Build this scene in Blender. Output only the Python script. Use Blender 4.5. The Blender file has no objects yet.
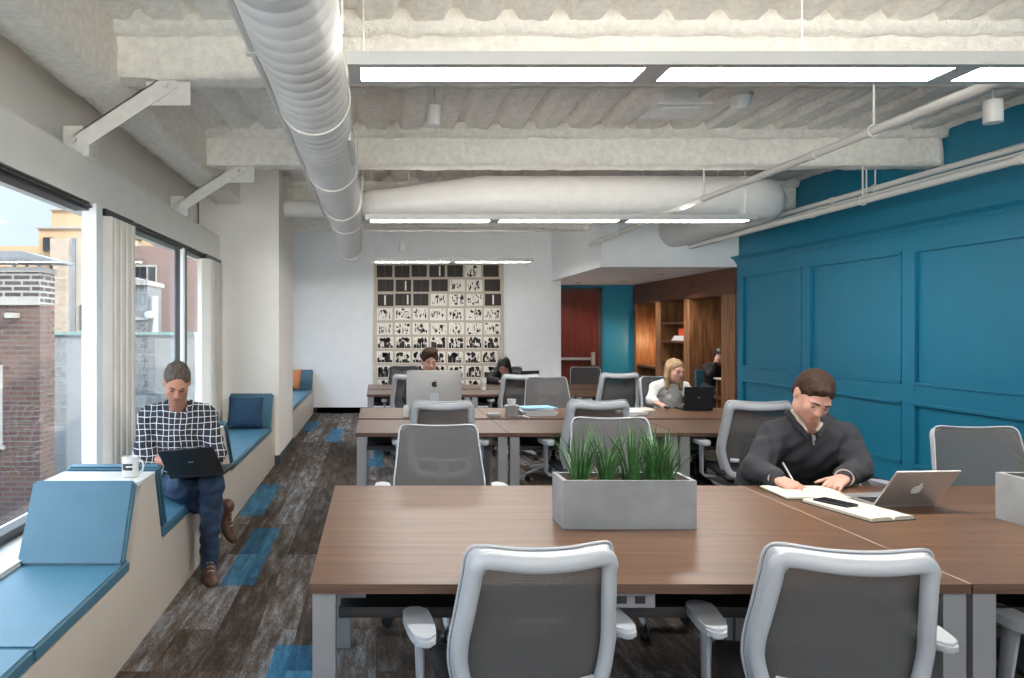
import bpy, bmesh, math, random
import numpy as np
from mathutils import Vector, Matrix, noise
PI = math.pi
random.seed(7)
SC = bpy.context.scene
COL = SC.collection

# ------------------------------------------------------------------ camera, world, sun, exposure
H = 1.48          # lens height
F = 740.0         # focal length in pixels of the 1024 px frame
cam = bpy.data.cameras.new('camera'); co = bpy.data.objects.new('camera', cam); COL.objects.link(co)
co.location = (0, 0, H); co.rotation_euler = (PI/2, 0, 0)
cam.sensor_width = 36; cam.lens = 36*F/1024; cam.clip_start = 0.05; cam.clip_end = 300
cam.shift_x = (512-376)/1024; cam.shift_y = -(339-330)/1024
SC.camera = co
world = bpy.data.worlds.new('world'); SC.world = world; world.use_nodes = True
WN, WLk = world.node_tree.nodes, world.node_tree.links
bgn = WN['Background']
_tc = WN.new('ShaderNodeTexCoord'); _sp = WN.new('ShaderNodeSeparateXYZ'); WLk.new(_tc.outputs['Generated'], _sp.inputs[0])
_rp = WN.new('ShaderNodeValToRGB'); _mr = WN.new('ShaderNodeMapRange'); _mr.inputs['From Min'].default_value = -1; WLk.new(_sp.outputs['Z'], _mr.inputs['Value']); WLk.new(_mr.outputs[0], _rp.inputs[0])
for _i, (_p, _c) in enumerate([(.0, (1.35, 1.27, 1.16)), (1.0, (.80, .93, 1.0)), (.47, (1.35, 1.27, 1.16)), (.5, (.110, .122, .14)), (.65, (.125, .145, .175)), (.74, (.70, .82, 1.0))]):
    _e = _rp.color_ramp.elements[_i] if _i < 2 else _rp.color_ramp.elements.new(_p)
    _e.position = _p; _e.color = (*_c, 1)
WLk.new(_rp.outputs[0], bgn.inputs[0]); bgn.inputs[1].default_value = 3.0     # bright high cloud, paler horizon; glow below it added to light the beams
SC.view_settings.view_transform = 'Standard'; SC.view_settings.look = 'None'
SC.view_settings.exposure = 1.6; SC.view_settings.gamma = 1.0
SC.view_settings.use_curve_mapping = False
SC.cycles.max_bounces = 10; SC.cycles.diffuse_bounces = 6; SC.cycles.transparent_max_bounces = 16
SC.cycles.use_denoising = True
SC.cycles.sample_clamp_indirect = 6
sl = bpy.data.lights.new('sun', 'SUN'); sl.energy = 2.6; sl.angle = 0.02; sl.color = (1, .86, .68)
so = bpy.data.objects.new('sun', sl); COL.objects.link(so)
so.rotation_euler = Vector((0.75, -0.55, 0.62)).to_track_quat('Z', 'Y').to_euler()
LENS_POWER = 20.0
UP_POWER = 4.2

def at(px, py, D):
    """a point of the place seen at pixel px, py at distance D along the room"""
    return Vector(((px-376)*D/F, D, H-(py-330)*D/F))

# ------------------------------------------------------------------ materials
def newmat(name):
    m = bpy.data.materials.new(name); m.use_nodes = True
    return m, m.node_tree.nodes, m.node_tree.links, m.node_tree.nodes['Principled BSDF']
def basic(name, col, rough=.5, metal=0, bump=0, bscale=60, var=0, vscale=6, spec=.5, stretch=(1,1,1), detail=4):
    m, N, L, b = newmat(name)
    b.inputs['Base Color'].default_value = (*col, 1); b.inputs['Roughness'].default_value = rough
    b.inputs['Metallic'].default_value = metal; b.inputs['Specular IOR Level'].default_value = spec
    tc = N.new('ShaderNodeTexCoord'); mp = N.new('ShaderNodeMapping'); mp.inputs['Scale'].default_value = stretch
    L.new(tc.outputs['Object'], mp.inputs[0])
    n = N.new('ShaderNodeTexNoise'); n.inputs['Scale'].default_value = vscale; n.inputs['Detail'].default_value = detail
    L.new(mp.outputs[0], n.inputs['Vector'])
    r = N.new('ShaderNodeValToRGB')
    r.color_ramp.elements[0].position = .3; r.color_ramp.elements[1].position = .7
    v = max(var, .02)
    r.color_ramp.elements[0].color = (*[c*(1-v) for c in col], 1); r.color_ramp.elements[1].color = (*[min(1, c*(1+v)) for c in col], 1)
    L.new(n.outputs[0], r.inputs[0]); L.new(r.outputs[0], b.inputs['Base Color'])
    if bump:
        n2 = N.new('ShaderNodeTexNoise'); n2.inputs['Scale'].default_value = bscale; n2.inputs['Detail'].default_value = 3
        L.new(mp.outputs[0], n2.inputs['Vector'])
        bp = N.new('ShaderNodeBump'); bp.inputs['Strength'].default_value = bump; bp.inputs['Distance'].default_value = .01
        L.new(n2.outputs[0], bp.inputs['Height']); L.new(bp.outputs[0], b.inputs['Normal'])
    return m
def wood(name, dark, light, axis=0, scale=3.0, rough=.38, spec=.5, st=14):
    m, N, L, b = newmat(name)
    tc = N.new('ShaderNodeTexCoord'); mp = N.new('ShaderNodeMapping')
    s = [st, st, st]; s[axis] = 1.0; mp.inputs['Scale'].default_value = s
    L.new(tc.outputs['Object'], mp.inputs[0])
    n = N.new('ShaderNodeTexNoise'); n.inputs['Scale'].default_value = scale; n.inputs['Detail'].default_value = 7
    n.inputs['Roughness'].default_value = .6; n.inputs['Distortion'].default_value = .4
    L.new(mp.outputs[0], n.inputs['Vector'])
    r = N.new('ShaderNodeValToRGB'); r.color_ramp.elements[0].position = .3; r.color_ramp.elements[1].position = .72
    r.color_ramp.elements[0].color = (*dark, 1); r.color_ramp.elements[1].color = (*light, 1)
    L.new(n.outputs[0], r.inputs[0]); L.new(r.outputs[0], b.inputs['Base Color'])
    b.inputs['Roughness'].default_value = rough; b.inputs['Specular IOR Level'].default_value = spec
    return m
def emit(name, col, s):
    m, N, L, b = newmat(name)
    b.inputs['Base Color'].default_value = (.8, .8, .8, 1)
    b.inputs['Emission Color'].default_value = (*col, 1); b.inputs['Emission Strength'].default_value = s
    return m
def mesh_fabric():
    m, N, L, b = newmat('chair mesh fabric')
    b.inputs['Base Color'].default_value = (.090, .088, .089, 1); b.inputs['Roughness'].default_value = .75
    t = N.new('ShaderNodeBsdfTransparent'); mx = N.new('ShaderNodeMixShader')
    tc = N.new('ShaderNodeTexCoord'); w = N.new('ShaderNodeTexWave'); w.bands_direction = 'X'
    w.inputs['Scale'].default_value = 55; L.new(tc.outputs['Object'], w.inputs['Vector'])
    w2 = N.new('ShaderNodeTexWave'); w2.bands_direction = 'Z'; w2.inputs['Scale'].default_value = 55; L.new(tc.outputs['Object'], w2.inputs['Vector'])
    a = N.new('ShaderNodeMath'); a.operation = 'MULTIPLY'; L.new(w.outputs['Fac'], a.inputs[0]); L.new(w2.outputs['Fac'], a.inputs[1])
    k = N.new('ShaderNodeMapRange'); k.inputs['From Min'].default_value = 0; k.inputs['From Max'].default_value = 1
    k.inputs['To Min'].default_value = .10; k.inputs['To Max'].default_value = .30
    L.new(a.outputs[0], k.inputs['Value']); L.new(k.outputs[0], mx.inputs[0])
    L.new(b.outputs[0], mx.inputs[1]); L.new(t.outputs[0], mx.inputs[2])
    L.new(mx.outputs[0], N['Material Output'].inputs[0])
    return m
def glass():
    m, N, L, b = newmat('window glass'); N.remove(b)
    t = N.new('ShaderNodeBsdfTransparent'); t.inputs[0].default_value = (.93, .96, .97, 1)
    g = N.new('ShaderNodeBsdfGlossy'); g.inputs['Roughness'].default_value = .02
    lw = N.new('ShaderNodeLayerWeight'); lw.inputs[0].default_value = .5
    pw = N.new('ShaderNodeMath'); pw.operation = 'POWER'; pw.inputs[1].default_value = 4; L.new(lw.outputs['Facing'], pw.inputs[0])
    fr = N.new('ShaderNodeMath'); fr.operation = 'MULTIPLY_ADD'; fr.inputs[1].default_value = .45; fr.inputs[2].default_value = .03; L.new(pw.outputs[0], fr.inputs[0])
    mx = N.new('ShaderNodeMixShader'); L.new(fr.outputs[0], mx.inputs[0]); L.new(t.outputs[0], mx.inputs[1]); L.new(g.outputs[0], mx.inputs[2])
    L.new(mx.outputs[0], N['Material Output'].inputs[0])
    return m
def brick(name, c1, c2, mortar, bw=.22, rh=.075, axis='x', ms=.012):
    m, N, L, b = newmat(name)
    tc = N.new('ShaderNodeTexCoord'); sp = N.new('ShaderNodeSeparateXYZ'); cb = N.new('ShaderNodeCombineXYZ')
    L.new(tc.outputs['Object'], sp.inputs[0])
    ad = N.new('ShaderNodeMath'); ad.operation = 'ADD'; L.new(sp.outputs['X'], ad.inputs[0]); L.new(sp.outputs['Y'], ad.inputs[1])
    L.new(ad.outputs[0], cb.inputs[0]); L.new(sp.outputs['Z'], cb.inputs[1])
    t = N.new('ShaderNodeTexBrick'); t.inputs['Scale'].default_value = 1
    t.inputs['Brick Width'].default_value = bw; t.inputs['Row Height'].default_value = rh; t.inputs['Mortar Size'].default_value = ms
    t.inputs['Color1'].default_value = (*c1, 1); t.inputs['Color2'].default_value = (*c2, 1); t.inputs['Mortar'].default_value = (*mortar, 1)
    L.new(cb.outputs[0], t.inputs['Vector'])
    n = N.new('ShaderNodeTexNoise'); n.inputs['Scale'].default_value = .7; n.inputs['Detail'].default_value = 6
    L.new(tc.outputs['Object'], n.inputs['Vector'])
    mx = N.new('ShaderNodeMix'); mx.data_type = 'RGBA'; mx.blend_type = 'MULTIPLY'; mx.inputs[0].default_value = .55
    L.new(t.outputs[0], mx.inputs[6]); L.new(n.outputs[1], mx.inputs[7]); 
    r = N.new('ShaderNodeValToRGB'); r.color_ramp.elements[0].color = (.45, .45, .45, 1); r.color_ramp.elements[1].color = (1, 1, 1, 1)
    L.new(n.outputs[0], r.inputs[0]); L.new(r.outputs[0], mx.inputs[7])
    L.new(mx.outputs[2], b.inputs['Base Color']); b.inputs['Roughness'].default_value = .9
    return m
def floor_mat(name, ramp, blue=False):
    m, N, L, b = newmat(name)
    tc = N.new('ShaderNodeTexCoord'); sp = N.new('ShaderNodeSeparateXYZ'); cb = N.new('ShaderNodeCombineXYZ')
    L.new(tc.outputs['Object'], sp.inputs[0]); L.new(sp.outputs['Y'], cb.inputs[0]); L.new(sp.outputs['X'], cb.inputs[1])
    t = N.new('ShaderNodeTexBrick'); t.offset = .37; t.inputs['Scale'].default_value = 1
    t.inputs['Brick Width'].default_value = 1.22; t.inputs['Row Height'].default_value = .195; t.inputs['Mortar Size'].default_value = 0
    t.inputs['Color1'].default_value = (0, 0, 0, 1); t.inputs['Color2'].default_value = (1, 1, 1, 1)
    L.new(cb.outputs[0], t.inputs['Vector'])
    mp = N.new('ShaderNodeMapping'); mp.inputs['Scale'].default_value = (9, 1.3, 1); L.new(tc.outputs['Object'], mp.inputs[0])
    av = N.new('ShaderNodeVectorMath'); av.operation = 'MULTIPLY_ADD'; av.inputs[1].default_value = (37, 53, 11)
    L.new(t.outputs[0], av.inputs[0]); L.new(mp.outputs[0], av.inputs[2])
    n = N.new('ShaderNodeTexNoise'); n.inputs['Scale'].default_value = 2.6; n.inputs['Detail'].default_value = 9; n.inputs['Roughness'].default_value = .68
    L.new(av.outputs[0], n.inputs['Vector'])
    mp2 = N.new('ShaderNodeMapping'); mp2.inputs['Scale'].default_value = (60, 9, 1); L.new(tc.outputs['Object'], mp2.inputs[0])
    n2 = N.new('ShaderNodeTexNoise'); n2.inputs['Scale'].default_value = 3; n2.inputs['Detail'].default_value = 4; L.new(mp2.outputs[0], n2.inputs['Vector'])
    a = N.new('ShaderNodeMath'); a.operation = 'MULTIPLY_ADD'; a.inputs[1].default_value = .26; L.new(t.outputs[0], a.inputs[0])
    a0 = N.new('ShaderNodeMath'); a0.operation = 'MULTIPLY_ADD'; a0.inputs[1].default_value = .45; L.new(n2.outputs[0], a0.inputs[0])
    L.new(n.outputs[0], a0.inputs[2]); L.new(a0.outputs[0], a.inputs[2])
    s = N.new('ShaderNodeMath'); s.operation = 'SUBTRACT'; s.inputs[1].default_value = .34; L.new(a.outputs[0], s.inputs[0])
    r = N.new('ShaderNodeValToRGB')
    for i, (p, c) in enumerate(ramp):
        e = r.color_ramp.elements[i] if i < 2 else r.color_ramp.elements.new(p)
        e.position = p; e.color = (*c, 1)
    L.new(s.outputs[0], r.inputs[0]); L.new(r.outputs[0], b.inputs['Base Color'])
    b.inputs['Roughness'].default_value = .85; b.inputs['Specular IOR Level'].default_value = .2
    return m
def plaid():
    m, N, L, b = newmat('checked cotton')
    tc = N.new('ShaderNodeTexCoord'); sp = N.new('ShaderNodeSeparateXYZ'); 
    nz = N.new('ShaderNodeTexNoise'); nz.inputs['Scale'].default_value = 4
    L.new(tc.outputs['Object'], nz.inputs['Vector'])
    mv = N.new('ShaderNodeVectorMath'); mv.operation = 'MULTIPLY_ADD'; mv.inputs[1].default_value = (.06, .06, .06)
    L.new(nz.outputs[1], mv.inputs[0]); L.new(tc.outputs['Object'], mv.inputs[2]); L.new(mv.outputs[0], sp.inputs[0])
    ox = N.new('ShaderNodeMath'); ox.operation = 'MULTIPLY_ADD'; ox.inputs[1].default_value = .35; L.new(sp.outputs['Y'], ox.inputs[0]); L.new(sp.outputs['X'], ox.inputs[2])
    outs = []
    for src in (ox.outputs[0], sp.outputs['Z']):
        mu = N.new('ShaderNodeMath'); mu.operation = 'MULTIPLY'; mu.inputs[1].default_value = 1/.037; L.new(src, mu.inputs[0])
        fr = N.new('ShaderNodeMath'); fr.operation = 'FRACT'; L.new(mu.outputs[0], fr.inputs[0])
        lt = N.new('ShaderNodeMath'); lt.operation = 'LESS_THAN'; lt.inputs[1].default_value = .12; L.new(fr.outputs[0], lt.inputs[0])
        outs.append(lt.outputs[0])
    mx = N.new('ShaderNodeMath'); mx.operation = 'MAXIMUM'; L.new(outs[0], mx.inputs[0]); L.new(outs[1], mx.inputs[1])
    r = N.new('ShaderNodeMix'); r.data_type = 'RGBA'
    r.inputs[6].default_value = (.022, .024, .034, 1); r.inputs[7].default_value = (.62, .62, .64, 1)
    L.new(mx.outputs[0], r.inputs[0]); L.new(r.outputs[2], b.inputs['Base Color']); b.inputs['Roughness'].default_value = .85
    return m

M = {}
M['white'] = basic('white wall paint', (.83, .85, .88), .6, var=.02)
M['cream'] = basic('warm white trim paint', (.85, .82, .77), .45, var=.02)
M['bench'] = basic('bench paint', (.50, .445, .385), .35, var=.02)
M['ledge'] = basic('ledge laminate', (.58, .575, .565), .25, var=.02)
M['foam'] = basic('sprayed fireproofing', (.93, .89, .825), .95, bump=1.0, bscale=80, var=.08, vscale=22, spec=.1)
M['steelw'] = basic('painted steel', (.72, .70, .67), .5, var=.06, vscale=20)
M['duct'] = basic('white painted duct', (.86, .85, .84), .38, var=.03, vscale=9)
M['pipe'] = basic('white pipe paint', (.74, .73, .71), .4, var=.03)
M['teal'] = basic('teal wall paint', (.014, .200, .335), .42, var=.03, spec=.35)
M['tealv'] = basic('teal vinyl upholstery', (.045, .128, .185), .42, var=.05, bump=.08, bscale=40)
M['black'] = basic('black metal frame', (.02, .02, .022), .4, var=.05)
M['dark'] = basic('dark grey laminate', (.035, .034, .036), .5, var=.05)
M['darkbase'] = basic('dark rubber baseboard', (.045, .05, .055), .5, var=.05)
M['top'] = wood('walnut laminate', (.068, .032, .017), (.165, .087, .049), 0, 1.6, .33, .5, 16)
M['topedge'] = wood('walnut edge band', (.075, .04, .028), (.15, .085, .055), 0, 2.5, .4)
M['seam'] = basic('pale seam strip', (.34, .25, .185), .4)
M['shelf'] = wood('stained shelf wood', (.095, .040, .017), (.33, .160, .070), 2, 2.2, .4, .4, 9)
M['shelfd'] = wood('dark shelf wood', (.045, .016, .009), (.135, .052, .029), 1, 2.2, .4, .4, 9)
M['door'] = wood('mahogany door veneer', (.070, .012, .008), (.13, .026, .017), 2, 1.3, .32, .4, 10)
M['steel'] = basic('silver table frame', (.31, .31, .32), .38, .35, var=.03)
M['silver'] = basic('silver chair plastic', (.42, .44, .47), .35, .05, var=.02)
M['alu'] = basic('brushed aluminium', (.56, .55, .54), .33, .75, var=.03)
M['fixture'] = basic('light fixture body', (.56, .56, .555), .4, .4, var=.02)
M['seat'] = basic('charcoal seat fabric', (.04, .04, .044), .9, var=.15, vscale=90)
M['meshf'] = mesh_fabric()
M['glass'] = glass()
M['concrete'] = basic('cast concrete', (.29, .30, .31), .7, bump=.1, bscale=30, var=.14, vscale=7)
M['soil'] = basic('bark chips', (.10, .04, .02), .95, bump=1, bscale=60, var=.6, vscale=60)
M['grass'] = basic('green grass blades', (.040, .125, .032), .5, var=.6, vscale=30)
M['floor'] = floor_mat('distressed carpet planks', [(.18, (.010, .007, .005)), (.88, (.36, .37, .39)), (.40, (.040, .027, .019)), (.56, (.088, .070, .057)), (.70, (.175, .177, .188))])
M['floorb'] = floor_mat('blue carpet planks', [(.15, (.007, .028, .045)), (.9, (.075, .22, .34)), (.48, (.018, .085, .15))])
M['lens'] = emit('lit diffuser', (1, .97, .93), LENS_POWER)
M['ceilfill'] = emit('ceiling fill glow', (1, .95, .88), UP_POWER)  # glow added above the pendants to brighten the ceiling
M['ceilfill_dim'] = emit('dim ceiling fill', (1, .95, .88), UP_POWER*.4)
M['blind'] = basic('vertical blind fabric', (.68, .64, .58), .8, var=.04)
M['navy'] = basic('navy cushion cloth', (.012, .042, .085), .9, bump=.2, bscale=200, var=.2, vscale=40)
M['orange'] = basic('rust orange cushion cloth', (.34, .12, .045), .9, bump=.2, bscale=200, var=.1)
M['paper'] = basic('off white paper', (.56, .53, .45), .7, var=.03)
M['paperw'] = basic('white paper', (.66, .67, .69), .7, var=.02)
M['bluep'] = basic('blue folder card', (.25, .48, .66), .6, var=.04)
M['ceramic'] = basic('white ceramic', (.66, .66, .65), .2, var=.01)
M['screen'] = basic('dark glossy screen', (.012, .012, .015), .12, var=.02)
M['blackp'] = basic('matt black plastic', (.016, .016, .018), .38, var=.04)
M['skin'] = basic('skin', (.45, .215, .145), .5, var=.06, vscale=14)
M['skin2'] = basic('fair skin', (.50, .265, .20), .5, var=.06, vscale=14)
M['lip'] = basic('lips', (.30, .10, .08), .5)
M['eyed'] = basic('eyelashes and iris', (.03, .02, .016), .4)
M['plaid'] = plaid()
M['jeans'] = basic('blue denim', (.020, .043, .088), .85, bump=.15, bscale=220, var=.5, vscale=7)
M['brownl'] = basic('brown boot leather', (.070, .032, .017), .5, var=.3, vscale=18)
M['sole'] = basic('pale boot sole', (.36, .24, .15), .7)
M['lace'] = basic('beige boot lace', (.5, .40, .28), .8)
M['sweater'] = basic('charcoal knit', (.026, .027, .033), .9, bump=.2, bscale=260, var=.15, vscale=60)
M['collar'] = basic('beige collar cloth', (.55, .46, .38), .8)
M['hairb'] = basic('brown hair', (.032, .016, .010), .7, var=.4, vscale=40, stretch=(4, 1, 1), spec=.2)
M['hairg'] = basic('short greying brown hair', (.075, .052, .040), .7, var=.4, vscale=60)
M['blond'] = basic('blond hair', (.27, .17, .09), .6, var=.35, vscale=25, stretch=(5, 5, 1))
M['hairk'] = basic('black hair', (.012, .010, .010), .45, var=.3)
M['whitek'] = basic('white knit', (.58, .565, .55), .9, var=.05, bump=.15, bscale=120)
M['blackc'] = basic('black cloth', (.014, .014, .018), .9, var=.2)
M['oxblood'] = basic('dark red boot leather', (.05, .008, .010), .35, var=.2)
M['gold'] = basic('gold ring', (.8, .5, .2), .25, .9)
M['red'] = basic('red card', (.65, .06, .03), .5)
M['page'] = basic('bright printed page', (.86, .83, .76), .7, var=.04)
M['artdark'] = basic('dark printed page', (.030, .022, .018), .6, var=.5, vscale=8, stretch=(20, 1, 1))
M['frameart'] = basic('beige artwork backing', (.56, .49, .41), .8, var=.05)

# ------------------------------------------------------------------ mesh helpers
class MB:
    def __init__(s): s.bm = bmesh.new(); s.mi = 0
    def _fin(s, faces):
        for f in faces: f.material_index = s.mi
    def box(s, x0, x1, y0, y1, z0, z1, R=None, bev=0):
        bm = s.bm; vs = [bm.verts.new((x, y, z)) for x in (x0, x1) for y in (y0, y1) for z in (z0, z1)]
        fs = [bm.faces.new([vs[i] for i in q]) for q in ((0,1,3,2),(4,6,7,5),(0,4,5,1),(2,3,7,6),(0,2,6,4),(1,5,7,3))]
        if bev:
            es = list({e for f in fs for e in f.edges})
            r = bmesh.ops.bevel(bm, geom=es, offset=bev, segments=2, profile=.7, affect='EDGES')
            fs = list({f for v in r['verts'] for f in v.link_faces} | {f for f in fs if f.is_valid})
            vs = list({v for f in fs for v in f.verts})
        s._fin(fs)
        if R is not None:
            for v in vs: v.co = R @ v.co
        return s
    def poly(s, pts, axis, a, b):
        """extrude a 2D outline between a and b along an axis (0: pts are y,z; 1: x,z; 2: x,y)"""
        def P(p, t):
            return ((t, p[0], p[1]), (p[0], t, p[1]), (p[0], p[1], t))[axis]
        A = [s.bm.verts.new(P(p, a)) for p in pts]; B = [s.bm.verts.new(P(p, b)) for p in pts]
        n = len(pts); fs = [s.bm.faces.new(A), s.bm.faces.new(B[::-1])]
        for i in range(n): fs.append(s.bm.faces.new((A[i], B[i], B[(i+1) % n], A[(i+1) % n])))
        s._fin(fs); return s
    def tube(s, pts, r, n=10, closed=False, sec=None, up=None, cap=True):
        """sweep a round (or sec = (rx, ry)) section along points; r a number or a list"""
        pts = [Vector(p) for p in pts]; m = len(pts)
        rr = r if isinstance(r, (list, tuple)) else [r]*m
        rings = []; U = Vector(up) if up else None; prev = None
        for i, p in enumerate(pts):
            if closed: d = pts[(i+1) % m]-pts[i-1]
            else: d = pts[min(i+1, m-1)]-pts[max(i-1, 0)]
            d.normalize()
            if U is not None: a = U
            elif prev is not None: a = prev
            else: a = Vector((0, 0, 1)) if abs(d.z) < .9 else Vector((1, 0, 0))
            x = d.cross(a)
            if x.length < 1e-5: x = d.cross(Vector((1, .3, 0)))
            x.normalize(); y = x.cross(d).normalized(); prev = y
            q = sec or (1, 1)
            rings.append([s.bm.verts.new(p+x*math.cos(2*PI*k/n)*rr[i]*q[0]+y*math.sin(2*PI*k/n)*rr[i]*q[1]) for k in range(n)])
        fs = []
        for i in range(m if closed else m-1):
            A, B = rings[i], rings[(i+1) % m]
            for k in range(n): fs.append(s.bm.faces.new((A[k], A[(k+1) % n], B[(k+1) % n], B[k])))
        if not closed and cap: fs.append(s.bm.faces.new(rings[0][::-1])); fs.append(s.bm.faces.new(rings[-1]))
        s._fin(fs); return s
    def lathe(s, prof, n=24, c=(0, 0, 0)):
        rings = [[s.bm.verts.new((c[0]+r*math.cos(2*PI*k/n), c[1]+r*math.sin(2*PI*k/n), c[2]+z)) for k in range(n)] for r, z in prof]
        fs = []
        for A, B in zip(rings, rings[1:]):
            for k in range(n): fs.append(s.bm.faces.new((A[k], A[(k+1) % n], B[(k+1) % n], B[k])))
        fs.append(s.bm.faces.new(rings[0][::-1])); fs.append(s.bm.faces.new(rings[-1]))
        s._fin(fs); return s
    def ell(s, c, r, R=None, seg=16):
        v = bmesh.ops.create_uvsphere(s.bm, u_segments=seg, v_segments=max(6, seg//2), radius=1)['verts']
        fs = {f for q in v for f in q.link_faces}
        for q in v:
            p = Vector((q.co.x*r[0], q.co.y*r[1], q.co.z*r[2]))
            q.co = Vector(c)+((R @ p) if R is not None else p)
        s._fin(fs); return s
    def grid(s, fn, nu, nv):
        V = [[s.bm.verts.new(fn(i/nu, j/nv)) for j in range(nv+1)] for i in range(nu+1)]
        s._fin([s.bm.faces.new((V[i][j], V[i+1][j], V[i+1][j+1], V[i][j+1])) for i in range(nu) for j in range(nv)])
        return s
    def build(s, name, mats, parent=None, smooth=False, off=None, recalc=True):
        if off is not None: bmesh.ops.translate(s.bm, verts=s.bm.verts, vec=-Vector(off))
        if recalc: bmesh.ops.recalc_face_normals(s.bm, faces=s.bm.faces)
        me = bpy.data.meshes.new(name); s.bm.to_mesh(me); s.bm.free()
        for m in (mats if isinstance(mats, (list, tuple)) else [mats]): me.materials.append(M[m])
        if smooth:
            me.polygons.foreach_set('use_smooth', [True]*len(me.polygons))
            if smooth != 'all': me.set_sharp_from_angle(angle=math.radians(40))
        o = bpy.data.objects.new(name, me); COL.objects.link(o)
        if parent is not None: o.parent = parent
        if off is not None and parent is None: o.location = off
        return o
def thing(name, label, cat, loc=(0, 0, 0), rz=0, group=None, scale=1):
    o = bpy.data.objects.new(name, None); COL.objects.link(o); o.empty_display_size = .1
    o.location = loc; o.rotation_euler = (0, 0, rz); o.scale = (scale,)*3
    return tag(o, label, cat, group)
def tag(o, label, cat, group=None, kind=None):
    o['label'] = label; o['category'] = cat
    if group: o['group'] = group
    if kind: o['kind'] = kind
    return o
def struct(o, label=None):
    o['kind'] = 'structure'
    if label: o['label'] = label
    return o
def copy_tree(o, parent=None):
    c = o.copy(); COL.objects.link(c)
    if parent is not None: c.parent = parent
    for ch in [x for x in KIDS.get(o.name, [])]: copy_tree(ch, c)
    return c
KIDS = {}
def note_kids():
    KIDS.clear()
    for o in bpy.data.objects:
        if o.parent: KIDS.setdefault(o.parent.name, []).append(o)
def rough_box(b, x0, x1, y0, y1, z0, z1, st=.05, amp=.012, seed=0):
    """box with a lumpy sprayed surface"""
    def nz(p): 
        n = noise.noise_vector((p*9)+Vector((seed, 0, 0)))*amp + noise.noise_vector(p*28)*amp*.5
        return p+n
    X, Y, Z = (x0, x1), (y0, y1), (z0, z1)
    def seg(a, c): return max(1, int(abs(c-a)/st))
    for z in Z: b.grid(lambda u, v: nz(Vector((x0+(x1-x0)*u, y0+(y1-y0)*v, z))), seg(*X), seg(*Y))
    for y in Y: b.grid(lambda u, v: nz(Vector((x0+(x1-x0)*u, y, z0+(z1-z0)*v))), seg(*X), seg(*Z))
    for x in X: b.grid(lambda u, v: nz(Vector((x, y0+(y1-y0)*u, z0+(z1-z0)*v))), seg(*Y), seg(*Z))
    bmesh.ops.remove_doubles(b.bm, verts=b.bm.verts, dist=.0008)

# ------------------------------------------------------------------ the room shell
WL, WR, YB, YF, YD, DECK = -1.78, 5.05, -3.2, 13.2, 14.4, 3.25
b = MB(); b.box(WL-.3, WR+.6, YB-.1, YD+.1, -.12, 0)
b.mi = 1
for x0, x1, y0, y1 in ((-.47, -.275, 2.3, 3.47), (-.905, -.71, 4.29, 5.52), (-1.10, -.905, 5.9, 7.1), (-.68, -.485, 9.8, 11.1), (-.12, .075, 8.0, 9.2),
                       (-1.10, -.905, 10.8, 12.0), (1.85, 2.045, 6.9, 8.1), (1.46, 1.655, 5.0, 6.2), (2.4, 2.6, 2.9, 4.1), (.27, .465, 9.9, 11.1)):
    b.box(x0, x1, y0, y1, -.004, .002)
struct(b.build('floor', ['floor', 'floorb'], recalc=True))

# fluted sprayed deck between the beams
def deck_z(x, y):
    t = (x/.30) % 1.0
    f = max(0, min(1, (.5-abs(t-.5))*9-2.6))
    z = DECK+.065*f
    return z
b = MB()
NX, NY = 190, 300
def fdeck(u, v):
    x = WL-.2+(WR+.25-WL)*u; y = YB+(YD-YB)*v
    z = deck_z(x+.018*noise.noise(Vector((x*2, y*2.3, 3))), y)
    p = Vector((x, y, z)); n = noise.noise(p*9)*.016+noise.noise(p*24)*.010
    return (x, y, z+n)
b.grid(fdeck, NX*2, NY)
struct(b.build('ceiling', 'foam', smooth='all'))
b = MB(); b.box(WL-.3, WR+.6, YB-.1, YD+.1, DECK+.12, DECK+.2); struct(b.build('ceiling', 'white'))
for i, y in enumerate((-.3, 1.98, 4.29, 6.57, 8.87, 10.8)):
    b = MB(); rough_box(b, WL+.06, WR-.01, y, y+.2, 2.945, DECK+.08, seed=i)
    rough_box(b, WL+.06, WR-.01, y-.06, y+.26, 3.18, DECK+.08, seed=i+5, amp=.02)
    struct(b.build('ceiling_beam', 'foam', smooth='all'))
b = MB(); rough_box(b, -1.76, -1.5, YB, 13.15, 2.87, DECK+.08, seed=9, amp=.014, st=.06)
struct(b.build('ceiling_beam', 'foam', smooth='all'))

# left wall: under-sill wall, fascia, top wall, mullions
b = MB(); b.box(-1.95, -1.80, YB, 14.4, 0, .46); b.box(-2.1, -1.97, YB, 14.4, 2.3, 3.3)
b.box(-2.0, -1.72, YB, 13.2, 2.25, 2.51); b.box(-1.82, -1.73, 7.55, 8.1, .46, 2.26); b.box(-1.95, -1.73, 12.6, 13.2, .46, 2.26)
struct(b.build('wall_left', 'cream'))
b = MB(); b.box(-1.95, -1.07, 8.15, 9.5, 0, 3.27); struct(b.build('wall_left_column', 'cream'))
b = MB(); b.box(WL-.3, 3.30, YF, YF+.12, 0, 3.3); struct(b.build('wall_back', 'white'))
b = MB(); b.box(3.18, 3.30, YF+.12, YD, 0, 3.3); b.box(WL-.3, -1.95, YF, YD, 0, 3.3); struct(b.build('wall_back_return', 'white'))
b = MB(); b.box(3.18, WR+.6, YD, YD+.12, 0, 3.3); struct(b.build('wall_door', 'teal'))
b = MB(); b.box(WL-.3, WR+.6, YB-.12, YB, 0, .45); b.box(WL-.3, WR+.6, YB-.12, YB, 2.85, 3.3); b.box(WL-.3, -1.5, YB-.12, YB, .45, 2.85); b.box(4.8, WR+.6, YB-.12, YB, .45, 2.85); struct(b.build('wall_front', 'white'))
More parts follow.
